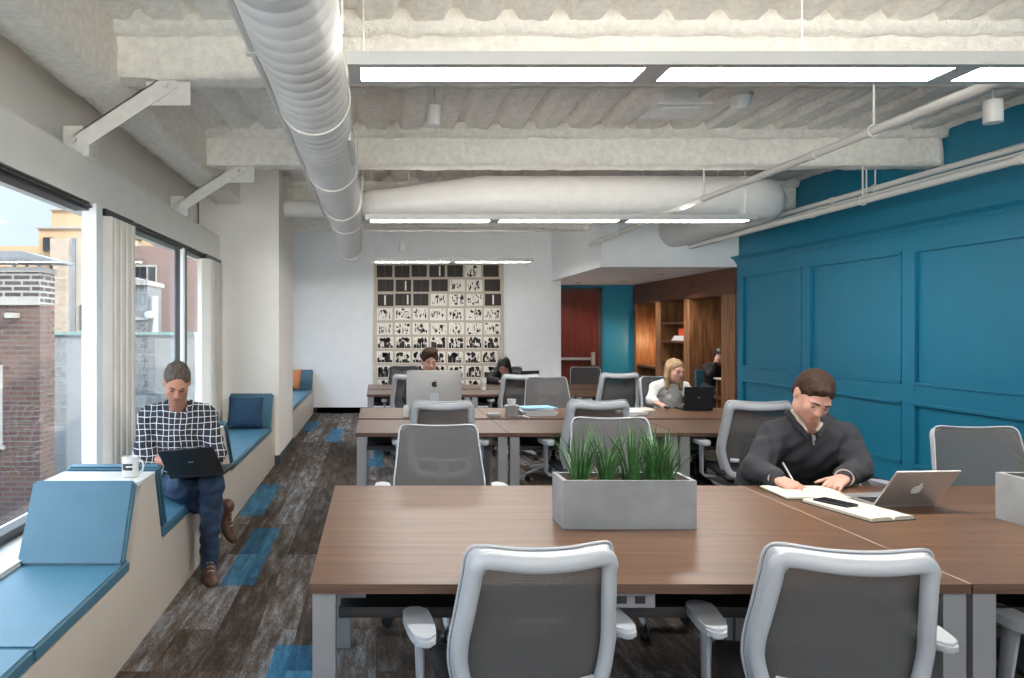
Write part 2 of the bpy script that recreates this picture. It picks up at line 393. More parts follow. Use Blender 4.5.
fill_win = bpy.data.objects.new('window_5', None); COL.objects.link(fill_win); struct(fill_win)  # unseen window added behind the camera to light ceiling and beams
b = MB(); b.box(-1.5, 4.8, YB-.07, YB-.064, .45, 2.85); b.build('pane', 'glass', fill_win)
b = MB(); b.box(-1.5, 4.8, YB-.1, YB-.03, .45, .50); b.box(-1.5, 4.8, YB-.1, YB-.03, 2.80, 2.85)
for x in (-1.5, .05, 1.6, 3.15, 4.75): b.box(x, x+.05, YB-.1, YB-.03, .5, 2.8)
b.build('window_frame', 'black', fill_win)
b = MB(); b.box(3.13, WR+.6, 10.3, YD, 2.357, 3.27); struct(b.build('ceiling_soffit', 'white'))
b = MB(); b.box(-1.06, -.2, YF-.015, YF, 0, .1); b.box(-1.5, 3.29, YF-.015, YF, 0, .1); struct(b.build('baseboard_back', 'darkbase'))
b = MB(); b.box(-1.115, -1.056, 8.14, 9.51, 0, .1); struct(b.build('baseboard_column', 'darkbase'))
b = MB(); b.box(2.25*0-.15, 2.3, YF-.012, YF, 2.66, 2.93); struct(b.build('trim_1', 'white'))

# right wall with raised frame panelling
b = MB(); b.box(WR, WR+.12, YB, 10.3, 0, 3.3); b.box(WR+.5, WR+.6, 10.3, YD, 0, 3.3)
struct(b.build('wall_right', 'teal'))
b = MB()
X0 = WR-.028                                                       # stiles and rails stand proud of the panels
ys = [10.28, 8.65, 6.99, 5.33, 3.67, 2.0, .34, -1.32, -2.98]
b.box(X0, WR, YB, 10.3, 2.232, 2.41); b.box(X0, WR, YB, 10.3, .805, .965); b.box(X0, WR, YB, 10.3, 0, .2)
for y in ys: b.box(X0-.001, WR, y-.075 if y < 10 else y-.13, y+.075 if y < 10 else 10.3, .2, 2.232)
struct(b.build('wall_right_panelling', 'teal'))
b = MB()
for i in range(len(ys)-1):
    y1, y0 = ys[i]-(.075 if i else .13), ys[i+1]+.075
    for z0, z1 in ((.965, 2.232), (.2, .805)):
        for (a, c, d, e) in ((y0, y1, z1-.03, z1), (y0, y1, z0, z0+.03), (y0, y0+.03, z0, z1), (y1-.03, y1, z0, z1)):
            b.box(X0-.012, WR, a, c, d, e, bev=.006)
struct(b.build('trim_2', 'teal'))
b = MB()
b.poly([(WR, 2.40), (X0-.012, 2.40), (X0-.018, 2.42), (X0-.03, 2.425), (X0-.036, 2.445), (X0-.075, 2.475), (X0-.09, 2.478), (X0-.09, 2.495), (X0-.02, 2.505), (WR, 2.515)], 1, YB, 10.3)
struct(b.build('trim_3', 'teal'))

# ------------------------------------------------------------------ window 1..n
def win(n, ya, yb, mull=()):
    w = bpy.data.objects.new('window_%d' % n, None); COL.objects.link(w); struct(w)
    g = MB(); g.box(-1.795, -1.789, ya, yb, .50, 2.2); g.build('pane', 'glass', w)
    f = MB()
    f.box(-1.83, -1.755, ya, yb, .46, .515); f.box(-1.83, -1.745, ya, yb, 2.205, 2.252); f.box(-1.80, -1.725, ya, yb, 2.222, 2.235)
    f.build('window_frame', 'black', w)
    for y in mull:
        q = MB(); q.box(-1.83, -1.74, y, y+.09, .5, 2.22); q.build('mullion', 'black', w)
        q = MB(); q.box(-1.76, -1.73, y-.07, y-.01, .5, 2.22); q.build('mullion_cover', 'white', w)
win(1, YB+.1, 1.4, ()); win(2, 1.5, 4.5, ()); win(3, 4.6, 7.55, (6.72,)); win(4, 9.55, 12.6, (11.0,))
b = MB(); b.box(-1.79, -1.70, 4.50, 4.6, .46, 2.25); b.box(-1.85, -1.72, 1.38, 1.52, .46, 2.25); struct(b.build('trim_4', 'white'))
b = MB(); b.box(-1.80, -1.56, YB, 8.15, .40, .468); b.box(-1.80, -1.56, 9.5, 13.2, .40, .468); struct(b.build('trim_5', 'ledge'))
# stack of vertical blinds beside the near post, and a thinner one by the column
def blinds(y0, y1, n, label):
    t = thing('vertical_blind', label, 'blind', (-1.70, (y0+y1)/2, 0))
    r = MB(); r.box(-.03, .0, y0-(y0+y1)/2, y1-(y0+y1)/2+.05, 2.20, 2.245); r.build('head_rail', 'black', t)
    for i in range(n):
        yc = y0+(i+.5)*(y1-y0)/n-(y0+y1)/2
        R = Matrix.Translation((-.012, yc, 0)) @ Matrix.Rotation(math.radians(20+14*math.sin(i*2.1)), 4, 'Z')
        q = MB(); q.box(-.044, .044, -.0012, .0012, .48, 2.2, R=R); q.build('blind_slat', 'blind', t)
blinds(4.66, 5.14, 13, 'bundle of beige vertical blind slats beside the white window post')
blinds(7.42, 8.08, 9, 'beige vertical blind slats gathered next to the white column')

# ------------------------------------------------------------------ window benches
BX = -1.115
def bench_body(t, pts, y0, y1):
    b = MB(); b.poly([(y0, 0)]+pts+[(y1, 0)], 0, -1.58, BX); b.build('bench_body', 'bench', t)
def seat_cushion(t, y0, y1, a0=0.0, a1=0.0):
    b = MB(); b.poly([(y0, .388), (y1, .388), (y1+a1, .445), (y0-a0, .445)], 0, -1.585, BX+.004)
    bmesh.ops.bevel(b.bm, geom=list(b.bm.edges), offset=.010, segments=3, affect='EDGES'); b.build('seat_cushion', 'tealv', t, smooth=True)
def back_cushion(t, yb, yt, z1, s):
    """leaning back from (yb,.445) up to (yt,z1); s = +1 when it faces away from the lens"""
    d = Vector((yt-yb, z1-.445)).normalized(); n = Vector((d.y, -d.x))*s*.052
    b = MB(); b.poly([(yb, .445), (yt, z1), (yt+n.x, z1+n.y), (yb+n.x, .445+0*n.y)], 0, -1.58, BX+.004)
    bmesh.ops.bevel(b.bm, geom=list(b.bm.edges), offset=.012, segments=3, affect='EDGES'); b.build('back_cushion', 'tealv', t, smooth=True)
def ledge(t, y0, y1, z=.765):
    b = MB(); b.box(-1.575, BX+.002, y0, y1, z-.02, z, bev=.004); b.build('ledge', 'ledge', t)
t = thing('window_bench', 'long cream zigzag bench under the windows with teal seats, ending at the white column', 'bench')
bench_body(t, [(YB+.02, .385), (3.35, .385), (3.52, .745), (3.73, .745), (3.855, .385), (4.95, .385), (5.12, .76), (5.43, .76), (5.70, .385), (7.93, .385), (8.10, .76), (8.145, .76)], YB+.02, 8.145)
for a, c in ((-1.2, .6), (.605, 2.405), (2.41, 3.34)): seat_cushion(t, a, c)
back_cushion(t, 3.288, 3.455, .765, -1); ledge(t, 3.47, 3.735, .767)
seat_cushion(t, 3.90, 4.93); back_cushion(t, 3.905, 3.78, .775, 1); back_cushion(t, 4.89, 5.06, .775, -1); ledge(t, 5.125, 5.42, .78)
seat_cushion(t, 5.74, 7.90); back_cushion(t, 5.755, 5.475, .775, 1); back_cushion(t, 7.87, 8.04, .775, -1)
t = thing('window_bench', 'far cream bench with teal pads between the white column and the back wall', 'bench')
bench_body(t, [(9.505, .745), (9.60, .745), (9.72, .385), (12.95, .385), (13.08, .745), (13.19, .745)], 9.505, 13.19)
seat_cushion(t, 9.76, 12.92); back_cushion(t, 9.77, 9.64, .775, 1); back_cushion(t, 12.88, 13.05, .765, -1)
def pillow(name, label, loc, w, h, mat, rz, tilt):
    b = MB()
    def f(u, v, s):
        x = (u-.5)*2; y = (v-.5)*2
        th = .055*(1-abs(x)**3)**.7*(1-abs(y)**3)**.7
        k = 1-.06*(abs(x)*abs(y))**0 if False else 1
        pin = 1-.07*(1-abs(y))*abs(x)**4
        return Vector((x*w/2*(1-.06*(1-abs(y)**2)*abs(x)), s*th, y*h/2*(1-.06*(1-abs(x)**2)*abs(y))))
    for s in (-1, 1): b.grid(lambda u, v: f(u, v, s), 16, 16)
    bmesh.ops.remove_doubles(b.bm, verts=b.bm.verts, dist=.001)
    bmesh.ops.rotate(b.bm, verts=b.bm.verts, cent=(0, 0, 0), matrix=Matrix.Rotation(tilt, 3, 'X'))
    o = b.build(name, mat, smooth='all'); o.location = loc; o.rotation_euler = (0, 0, rz)
    return o
tag(pillow('throw_pillow', '', (-1.36, 7.74, .448+.165), .36, .33, 'navy', .05, -.18), 'navy blue square pillow leaning on the teal bench back near the column', 'cushion')
tag(pillow('throw_pillow', '', (-1.43, 12.68, .448+.19), .36, .36, 'orange', -.5, -.25), 'rust orange pillow on the far bench by the back wall', 'cushion')

# ------------------------------------------------------------------ braces between window header and beams
for (y, lab) in ((4.38, 'nearer diagonal steel brace above the windows'), (6.66, 'farther diagonal steel brace above the windows')):
    t = thing('steel_brace', lab, 'brace', (-1.75, y, 2.58))
    b = MB(); R = Matrix.Rotation(math.atan2(.34, .52), 4, 'Y').inverted()
    b.box(-.03, .68, -.045, -.037, -.05, .05, R=R); b.box(-.03, .68, -.045, .045, .042, .05, R=R); b.build('brace_bar', 'steelw', t)
    b = MB(); b.box(-.09, .07, -.05, .05, -.08, .0); b.box(-.09, .03, -.035, -.02, -.06, .1); b.build('bracket', 'steelw', t)
    b = MB(); b.box(.40, .66, -.034, -.022, .22, .36); b.build('gusset_plate', 'steelw', t)
    for (dx, dz) in ((-.02, .01), (.52, .335)):
        b = MB(); b.tube([(dx, -.052, dz), (dx, -.075, dz)], .018, 8); b.build('bolt', 'steelw', t)

# ------------------------------------------------------------------ ducts
t = thing('air_duct', 'large white wrapped duct running along the room beside the windows', 'duct', (-.332, 0, 2.72))
b = MB(); pts, rr = [], []
y = YB
while y < 8.15:
    pts += [(0, y, 0), (0, y+.012, 0), (0, y+.11, 0)]; k = .187+.002*math.sin(y*7)
    rr += [k-.002, k, k+.001]; y += .118
b.tube(pts, rr, 40); b.build('duct_body', 'duct', t, smooth='all')
for y in (2.35, 3.98, 5.6, 7.1, 8.1):
    b = MB(); b.tube([(0, y-.014, 0), (0, y-.012, 0), (0, y+.012, 0), (0, y+.014, 0)], [.188, .198, .198, .188], 40); b.build('joint_band', 'steelw', t, smooth=True)
b = MB(); b.tube([(0, 8.13, .0), (0, 8.35, -.02), (0, 9.25, -.19), (0, 9.5, -.22)], [.185, .18, .16, .16], 28); b.tube([(0, 9.3, -.2), (0, 9.34, -.205)], .168, 28); b.build('tapered_end', 'duct', t, smooth=True)
b = MB(); b.box(.165, .182, 4.45, 5.15, -.10, .06, bev=.004); b.build('access_plate', 'steelw', t)
for y in (3.1, 5.6, 7.6):
    b = MB()
    for s in (-1, 1): b.box(s*.19-.004, s*.19+.004, y-.012, y+.012, 0, .50)
    b.build('hanger_strap', 'steelw', t)
t = thing('pipe_run', 'thin white conduit running close along the left side of the big duct', 'pipe', (-.585, 0, 2.80))
b = MB(); b.tube([(0, YB, 0), (0, 8.6, 0)], .017, 8); b.build('conduit', 'pipe', t, smooth=True)
for y in (2.3, 3.5, 5.2, 6.9):
    b = MB(); b.box(-.03, .03, y-.025, y+.025, -.02, .03, bev=.005); b.box(-.006, .006, y-.006, y+.006, .02, .42); b.build('clamp', 'pipe', t)
t = thing('air_duct', 'white round duct crossing the room between beams, turning at the blue wall', 'duct', (0, 8.02, 2.912))
b = MB(); b.tube([(-.16, 0, -.09), (.0, 0, -.085), (1.15, 0, 0), (1.3, 0, 0), (4.02, 0, 0), (4.2, .06, 0), (4.3, .2, 0), (4.32, .45, 0), (4.32, 1.2, 0), (4.15, 2.28, -.05)],
                 [.165, .165, .235, .235, .235, .235, .235, .235, .235, .235], 40); b.build('duct_body', 'duct', t, smooth='all')
for x in (.0, 1.2, 2.6, 3.9):
    b = MB(); r = .24 if x > 1 else .172; b.tube([(x-.015, 0, 0 if x > 1 else -.085), (x+.015, 0, 0 if x > 1 else -.083)], r, 40); b.build('joint_band', 'duct', t, smooth=True)
for x in (.35, 1.6, 2.9, 3.7):
    b = MB(); b.tube([(x, 0, .18), (x, 0, .36)], .006, 6); b.build('hanger_rod', 'steelw', t)
b = MB(); b.tube([(-.332, 8.55, 2.88), (-1.06, 8.55, 2.88)], .10, 20); tag(b.build('air_duct', 'duct', smooth=True), 'short white branch duct between the big duct and the column top', 'duct')

# ------------------------------------------------------------------ pipes along the blue wall and the one crossing the ceiling
def pipe(x, z, r, y0, y1, label, hang=()):
    t = thing('pipe_run', label, 'pipe', (x, 0, z))
    b = MB(); b.tube([(0, y0, 0), (0, y1, 0)], r, 14); b.build('pipe', 'pipe', t, smooth=True)
    for y in (2.6, 5.0, 7.4, 9.4):
        b = MB(); b.tube([(0, y-.03, 0), (0, y+.03, 0)], r*1.22, 14); b.build('coupling', 'pipe', t, smooth=True)
    for y in hang:
        b = MB(); b.tube([(0, y, r*.5), (0, y, 2.95-z if abs(y % 2.28-2.1) < .3 else 3.27-z)], .007, 6); b.tube([(r*1.3*math.cos(a), y, r*1.3*math.sin(a)) for a in [k*PI/5 for k in range(10)]], .006, 6, closed=True)
        b.build('hanger', 'pipe', t)
pipe(2.96, 2.665, .027, -3, 10.25, 'long white pipe crossing the ceiling above the pendant lights', (2.1, 4.4, 6.68, 8.97))
pipe(4.36, 2.635, .030, -3, 10.28, 'lowest and thickest white pipe along the blue wall', (2.08, 4.39, 6.63, 8.95))
pipe(4.44, 2.695, .013, -3, 10.28, 'thin bright conduit between the two thick pipes by the blue wall', (2.08, 4.43, 6.70, 8.98))
pipe(4.56, 2.775, .026, -3, 10.28, 'uppermost white pipe nearest to the blue wall', (2.05, 4.39, 6.76, 8.93))

# ------------------------------------------------------------------ linear pendant lights
def fixture(label, x0, n, y, up='ceilfill', z=2.515, w=.235):
    L = n*1.225
    t = thing('linear_pendant_light', label, 'light', (x0, y, z))
    b = MB()
    b.box(0, L, -w/2, -w/2+.04, 0, .052); b.box(0, L, w/2-.04, w/2, 0, .052)
    for k in range(n+1): b.box(max(0, k*1.225-.05), min(L, k*1.225+.05), -w/2+.04, w/2-.04, 0, .05)
    b.box(.001, L-.001, -w/2+.039, w/2-.039, .040, .0515); b.build('housing', 'fixture', t)
    for k in range(n):
        b = MB(); b.box(k*1.225+.05, (k+1)*1.225-.05, -w/2+.04, w/2-.04, .006, .012); b.build('diffuser', 'lens', t)
    b = MB(); b.box(.05, L-.05, -w/2+.05, w/2-.05, .053, .057); b.build('ceiling_fill_strip', up, t)  # added glowing strip on the unseen top, brightens the ceiling
    for x in (.06, L*.5, L-.06):
        b = MB(); b.tube([(x, 0, .05), (x, 0, .72)], .0018, 5); b.tube([(x, 0, .05), (x, 0, .07)], .012, 8); b.build('suspension_cable', 'steelw', t)
fixture('long grey pendant light over the nearest table', -.11, 3, 3.0)
fixture('middle linear pendant light over the second table row', -.10, 3, 7.05, 'ceilfill_dim')
fixture('farthest linear pendant light close to the back wall', -.06, 2, 11.3, 'ceilfill_dim')
fixture('unseen grey pendant light added behind the lens for fill', -.11, 3, -.8)  # out of view, added to brighten the near things

# ------------------------------------------------------------------ small ceiling things
def can_light(x, y, z, label):
    t = thing('cylinder_light', label, 'light', (x, y, z))
    b = MB(); b.lathe([(.045, 0), (.055, 0), (.055, .15), (.03, .155)], 20); b.build('can', 'duct', t, smooth=True)
    b = MB(); b.lathe([(.043, .012), (.04, .02)], 20); b.build('baffle', 'dark', t)
    b = MB(); b.tube([(0, 0, .15), (0, 0, DECK-z+.06)], .008, 8); b.build('stem', 'pipe', t)
can_light(*at(434, 126, 5.6), 'white cylinder spotlight near the duct, in front of the sprayed beam')
can_light(*at(993, 123, 4.9), 'white cylinder spotlight hanging near the blue wall')
can_light(*at(402, 251, 12.4), 'tiny white cylinder spotlight near the top of the artwork')
p = at(677, 100, 5.55)
t = thing('ceiling_diffuser', 'flat square white air diffuser under the fluted ceiling', 'vent', (p.x, 5.6, 3.13))
b = MB(); b.box(-.20, .20, -.20, .20, 0, .018, bev=.004); b.box(-.13, .13, -.13, .13, .018, .15); b.build('plate', 'duct', t)
b = MB(); b.box(-.13, .13, -.13, .13, -.01, .0); b.build('centre_panel', 'duct', t)
p = at(741, 92, 5.6)
t = thing('smoke_detector', 'small white domed detector under the fluted ceiling', 'detector', (p.x, 5.6, 3.19))
b = MB(); b.lathe([(.03, -.04), (.06, -.02), (.075, .03), (.075, .06)], 20); b.build('dome', 'duct', t, smooth=True)
b = MB(); b.lathe([(.085, .055), (.085, .075)], 20); b.build('base', 'ceramic', t)

# ------------------------------------------------------------------ artwork of open printed pages
rnd = random.Random(3)
t = thing('wall_artwork', 'large grid of black and white printed page spreads on the back wall', 'artwork', (-.04, YF-.01, 0))
AW, Z0, Z1 = 2.31, .365, 2.66
b = MB(); b.box(0, AW, -.035, -.002, Z0, Z1, bev=.004); b.build('backing_panel', 'frameart', t)
rows = 9; rp = (Z1-Z0)/rows
for r in range(rows):
    x = .045+rnd.uniform(0, .03); z1 = Z1-.03-r*rp; hh = rp-.045
    for c in range(7):
        w = rnd.uniform(.265, .292); dz = rnd.uniform(-.006, .006)
        b = MB(); b.mi = 0
        dark = (r < 3 and c < 2+ (3-r)) or (r < 3 and c == 6)
        if r >= 6: dark = False
        if dark: b.mi = 1
        for s in (0, 1):
            b.poly([(x+s*w/2+.001, -.036), (x+(s+1)*w/2-.001, -.036), (x+(s+1)*w/2-.001, -.046 if s else -.052), (x+s*w/2+.001, -.052 if s else -.046)][::1], 2, z1-hh+dz, z1+dz)
        # ink shapes, each a real thin layer on the page
        b.mi = 1 if not dark else 0
        if not dark:
            xs = lambda u: x+w*u
            def blot(cx, cz, rx, rz, n=9):
                rx = min(rx, cx, 1-cx); rz = min(rz, cz, 1-cz)
                if rx < .02 or rz < .02: return
                pts = []
                for k in range(n):
                    a = 2*PI*k/n; q = rnd.uniform(.55, 1)
                    pts.append((xs(cx+rx*q*math.cos(a)), z1-hh+dz+hh*(cz+rz*q*math.sin(a))))
                b.poly(pts, 1, -.0545, -.0525)
            kind = r
            if kind >= 5:
                u = .04
                while u < .92:
                    q = rnd.uniform(.05, .22); b.box(xs(u), xs(min(.96, u+q)), -.0545, -.0525, z1-hh+dz+hh*.06, z1-hh+dz+hh*rnd.uniform(.15, .85 if rnd.random() < .3 else .5)); u += q+rnd.choice((0, .02, .04))
                for _ in range(4): blot(rnd.uniform(.15, .85), rnd.uniform(.6, .85), .13, .25)
            for _ in range(6 if kind < 5 else 2):
                blot(rnd.uniform(.1, .9), rnd.uniform(.1, .9), rnd.uniform(.02, .16), rnd.uniform(.03, .22))
            for _ in range(7): blot(rnd.uniform(.1, .9), rnd.uniform(.1, .9), rnd.uniform(.02, .06), rnd.uniform(.05, .3), 6)
            for _ in range(5):
                u = rnd.uniform(.06, .9); v = rnd.uniform(.1, .5); b.box(xs(u), xs(u+.02), -.0545, -.0525, z1-hh+dz+hh*v, z1-hh+dz+hh*(v+rnd.uniform(.2, .45)))
        elif rnd.random() < .45:
            u = rnd.uniform(.3, .8); b.box(x+w*u, x+w*(u+.1), -.0545, -.0525, z1-hh+dz+hh*.1, z1-hh+dz+hh*.9)
        b.build('page_spread', ['page', 'artdark'], t)
        x += w+ (AW-.09-7*.285)/6+rnd.uniform(-.006, .006)

# ------------------------------------------------------------------ door and book nooks
d = bpy.data.objects.new('door_1', None); COL.objects.link(d); struct(d); d.location = (3.64, YD, 0)
b = MB(); b.box(-.34, .66, -.05, -.01, .01, 2.24); b.build('door_leaf', 'door', d)
b = MB(); b.box(.66, .74, -.07, 0, 0, 2.30); b.box(-.40, -.34, -.07, 0, 0, 2.30); b.box(-.40, .74, -.07, 0, 2.24, 2.30); b.build('door_frame', 'dark', d)
b = MB(); b.box(-.30, .56, -.11, -.08, .90, .95); b.box(-.34, -.30, -.09, -.05, .9, .95); b.build('push_bar', 'alu', d)
b = MB(); b.box(.52, .59, -.12, -.05, .80, 1.05, bev=.006); b.build('door_handle', 'alu', d)

t = thing('bookcase_wall', 'floor to ceiling dark wood shelving with lit nooks beside the blue wall', 'bookcase', (WR, 0, 0))
b = MB(); b.box(-.06, .50, 10.30, 14.37, 1.98, 2.352); b.build('header', 'shelfd', t)
for (y0, y1) in ((10.31, 10.72), (11.80, 12.03), (13.0, 13.24), (14.24, 14.37)):
    b = MB(); b.box(-.05, .49, y0, y1, 0, 1.979, bev=.004); b.build('upright_panel', 'shelf', t)
b = MB(); b.box(.46, .495, 10.33, 14.36, 0, 2.34); b.build('back_panel', 'shelf', t)
for (y0, y1, z) in ((12.04, 12.99, 1.62), (12.04, 12.99, 1.30), (12.04, 12.99, .95), (12.04, 12.99, .55), (13.25, 14.23, .82), (10.73, 11.79, .50)):
    b = MB(); b.box(-.03, .455, y0, y1, z-.04, z); b.build('shelf', 'shelfd', t)
b = MB(); b.box(.44, .458, 13.55, 13.65, .96, 1.10, bev=.003); tag(b.build('wall_switch', 'ceramic'), 'white switch plate in the lit nook of the wood shelving', 'switch').location = (WR, 0, 0)
for (x_, y_, w_) in ((4.45, 11.6, 'over the nook opening'), (4.45, 13.3, 'over the lit nook end'), (3.75, 13.7, 'in front of the mahogany door')):
    t = thing('recessed_downlight', 'small round recessed ceiling light '+w_, 'light', (x_, y_, 2.357))
    b = MB(); b.lathe([(.055, -.004), (.065, -.004), (.065, .0)], 20); b.build('trim_ring', 'ceramic', t)
    b = MB(); b.lathe([(.045, -.006), (.045, -.003)], 20); b.build('baffle', 'dark', t)
    pl = bpy.data.lights.new('downlight', 'SPOT'); pl.energy = 12 if x_ < 4 else (40 if y_ < 12 else 22); pl.color = (1, .93, .84); pl.spot_size = 2.3; pl.spot_blend = .6; pl.shadow_soft_size = .05
    po = bpy.data.objects.new('downlight', pl); COL.objects.link(po); po.location = (0, 0, -.03); po.parent = t
t = thing('wall_sconce', 'black shaded reading lamp glowing warm inside the wood nook', 'lamp', (WR+.455, 13.62, 1.42))
b = MB(); b.tube([(0, 0, 0), (-.10, 0, .05), (-.16, 0, .02)], .012, 8); b.lathe([(.04, 0), (.04, .01)], 14, (-.01, 0, -.01)); b.build('arm', 'black', t)
b = MB(); b.lathe([(.085, -.10), (.07, -.02), (.03, .03), (.012, .035)], 20, (-.17, 0, .0)); b.build('lamp_shade', 'black', t, smooth=True)
M['bulb'] = emit('warm bulb', (1, .55, .22), 60)
b = MB(); b.ell((-.17, 0, -.108), (.024, .024, .02), seg=10); b.build('bulb', 'bulb', t)
pl = bpy.data.lights.new('sconce_light', 'POINT'); pl.energy = 7; pl.color = (1, .58, .28); pl.shadow_soft_size = .03
po = bpy.data.objects.new('sconce_light', pl); COL.objects.link(po); po.location = (-.17, 0, -.16); po.parent = t
b = MB(); b.box(.0, .20, 12.15, 12.40, 0, .13, bev=.004); o = tag(b.build('red_box', 'red', off=(.1, 12.3, 0)), 'red carton on the wooden shelf above the white books', 'box'); o.location = (WR+.14, 12.35, 1.39)
for k in range(3):
    b = MB(); b.box(0, .22, 0, .5-.05*k, 0, .026, bev=.003); o = b.build('book', 'paperw'); o.location = (WR+.02, 12.2, 1.302+.0275*k)
    tag(o, ['lowest pale book of the stack under the red carton', 'middle pale book of the stack under the red carton', 'top pale book of the stack, directly under the red carton'][k], 'book', 'pale books stacked on the shelf')
b = MB(); b.lathe([(.045, 0), (.05, .02), (.05, .12), (.02, .17), (.02, .2)], 16); o = b.build('bottle', 'ceramic', smooth=True); o.location = (WR+.15, 12.3, .952)
tag(o, 'white bottle on the lower wooden shelf beside the blond person', 'bottle')
b = MB(); b.lathe([(.03, 0), (.034, .09), (.02, .11)], 14); o = b.build('cup', 'paperw', smooth=True); o.location = (WR+.12, 13.45, .822)
tag(o, 'small pale cup standing on the lit nook counter', 'cup')

# ------------------------------------------------------------------ desks
def desk(label, x0, x1, y0, y1, split=None, panel=(False, True), tray=True, legs=(1, 1)):
    w = x1-x0; cx, cy = (x0+x1)/2, (y0+y1)/2; h = (y1-y0)/2
    t = thing('work_desk', label, 'desk', (cx, cy, 0))
    ed = .0006
    parts = [(-h, h)] if split is None else [(-h, split-cy-.04), (split-cy+.04, h)]
    if split is not None:
        b = MB(); b.box(-w/2+.01, w/2-.01, split-cy-.05, split-cy+.05, .66, .69); b.build('cable_trough', 'dark', t)
    for a, c in parts:
        b = MB(); b.box(-w/2+ed, w/2-ed, a, c, .737, .740); b.mi = 1; b.box(-w/2+ed, w/2-ed, a, c, .712, .7372); b.build('tabletop', ['top', 'topedge'], t)
    for s in (-1, 1):
        for e in (-1, 1):
            if not legs[0 if s < 0 else 1]: continue
            x = s*(w/2-.037-(.006 if s < 0 else .003)); y = e*(h-.045)
            b = MB(); b.box(x-.034, x+.034, y-.034, y+.034, 0, .711, bev=.003); b.build('leg', 'steel', t)
        x = s*(w/2-.04)
        b = MB(); b.box(x-.03, x+.03, -h+.08, h-.08, .66, .711); b.build('side_rail', 'steel', t)
        if panel[0 if s < 0 else 1]:
            b = MB(); b.box(s*(w/2-.10)-.01, s*(w/2-.10)+.01, -h+.18, h-.18, .03, .655); b.build('end_panel', 'steel', t)
    b = MB(); b.box(-w/2+.08, w/2-.08, -h+.12, -h+.132, .600, .628); b.box(-w/2+.08, w/2-.08, -h+.12, -h+.50, .596, .602); b.box(-w/2+.08, w/2-.08, -h+.49, -h+.50, .60, .70); b.build('cable_tray', 'dark', t)
    return t
D1, D2 = 2.153, 3.52
ta = desk('nearest walnut desk, the one holding the concrete planter of grass', -.195, 1.733, D1, D2)
b = MB(); b.box(-.07, .07, 0, .03, .655, .705, bev=.003); b.mi = 1; b.box(-.045, -.015, -.002, 0, .668, .69); b.box(.01, .04, -.002, 0, .668, .69); b.build('outlet_box', ['steel', 'black'], ta).location = (-.01, -.64, 0)
b = MB(); b.box(.02, .13, 0, .03, .655, .705, bev=.003); b.mi = 1; b.box(.05, .08, -.002, 0, .668, .69); b.build('outlet_box', ['steel', 'black'], ta).location = (-.93, -.56, 0)
b = MB(); b.box(.960, .966, -.683, .683, .7375, .7412); b.build('edge_strip', 'seam', ta)
desk('walnut desk of the front table in front of the writing man, by the blue wall', 1.737, 3.66, D1, D2, panel=(True, True))
E1, ES, E2 = 5.32, 6.15, 7.03
desk('second row desk at the left end, holding the large monitor', -.147, .953, E1, E2, ES)
desk('second row desk in the middle, holding the stack of papers', .957, 2.18, E1, E2, ES, panel=(False, True))
desk('second row desk at the right end, holding the black laptop', 2.184, 3.40, E1, E2, ES)
G1, GS, G2 = 8.50, 9.25, 10.05
desk('back row desk at the left end, nearest the artwork', -.106, 1.09, G1, G2, GS)
desk('back row desk in the middle, with the paper cup', 1.094, 2.29, G1, G2, GS)
desk('back row desk at the right end, toward the wood shelving', 2.294, 3.49, G1, G2, GS)

# ------------------------------------------------------------------ task chairs
def lerp(a, b, t): return a+(b-a)*t
def smooth_loop(P, n=8):
    out = []; m = len(P)
    for i in range(m):
        p0, p1, p2, p3 = (Vector(P[(i+k-1) % m]) for k in range(4))
        for j in range(n):
            t = j/n; out.append(.5*((2*p1)+(p2-p0)*t+(2*p0-5*p1+4*p2-p3)*t*t+(3*p1-p0-3*p2+p3)*t**3))
    return out
def back_y(x, z):
    r = -.215-.30*max(0, z-.60)**1.0*.75+(-.10*(.60-z) if z < .6 else 0)*-1.0
    return r+.75*x*x
half = [(0, .415), (.12, .415), (.185, .43), (.215, .49), (.24, .58), (.243, .66), (.232, .75), (.219, .86), (.213, .915), (.198, .940), (.165, .946), (.08, .940), (0, .938)]
outline = half+[(-x, z) for x, z in half[-2:0:-1]]
sm = smooth_loop([(x, 0, z) for x, z in outline], 4)
OUT = [(p.x, p.z) for p in sm]
def xlim(z):
    """half width of the back at height z"""
    best = 0
    for i in range(len(OUT)):
        (x0, z0), (x1, z1) = OUT[i], OUT[(i+1) % len(OUT)]
        if x0 >= -1e-6 and x1 >= -1e-6 and min(z0, z1)-1e-6 <= z <= max(z0, z1)+1e-6 and abs(z1-z0) > 1e-6:
            best = max(best, lerp(x0, x1, (z-z0)/(z1-z0)))
    return best
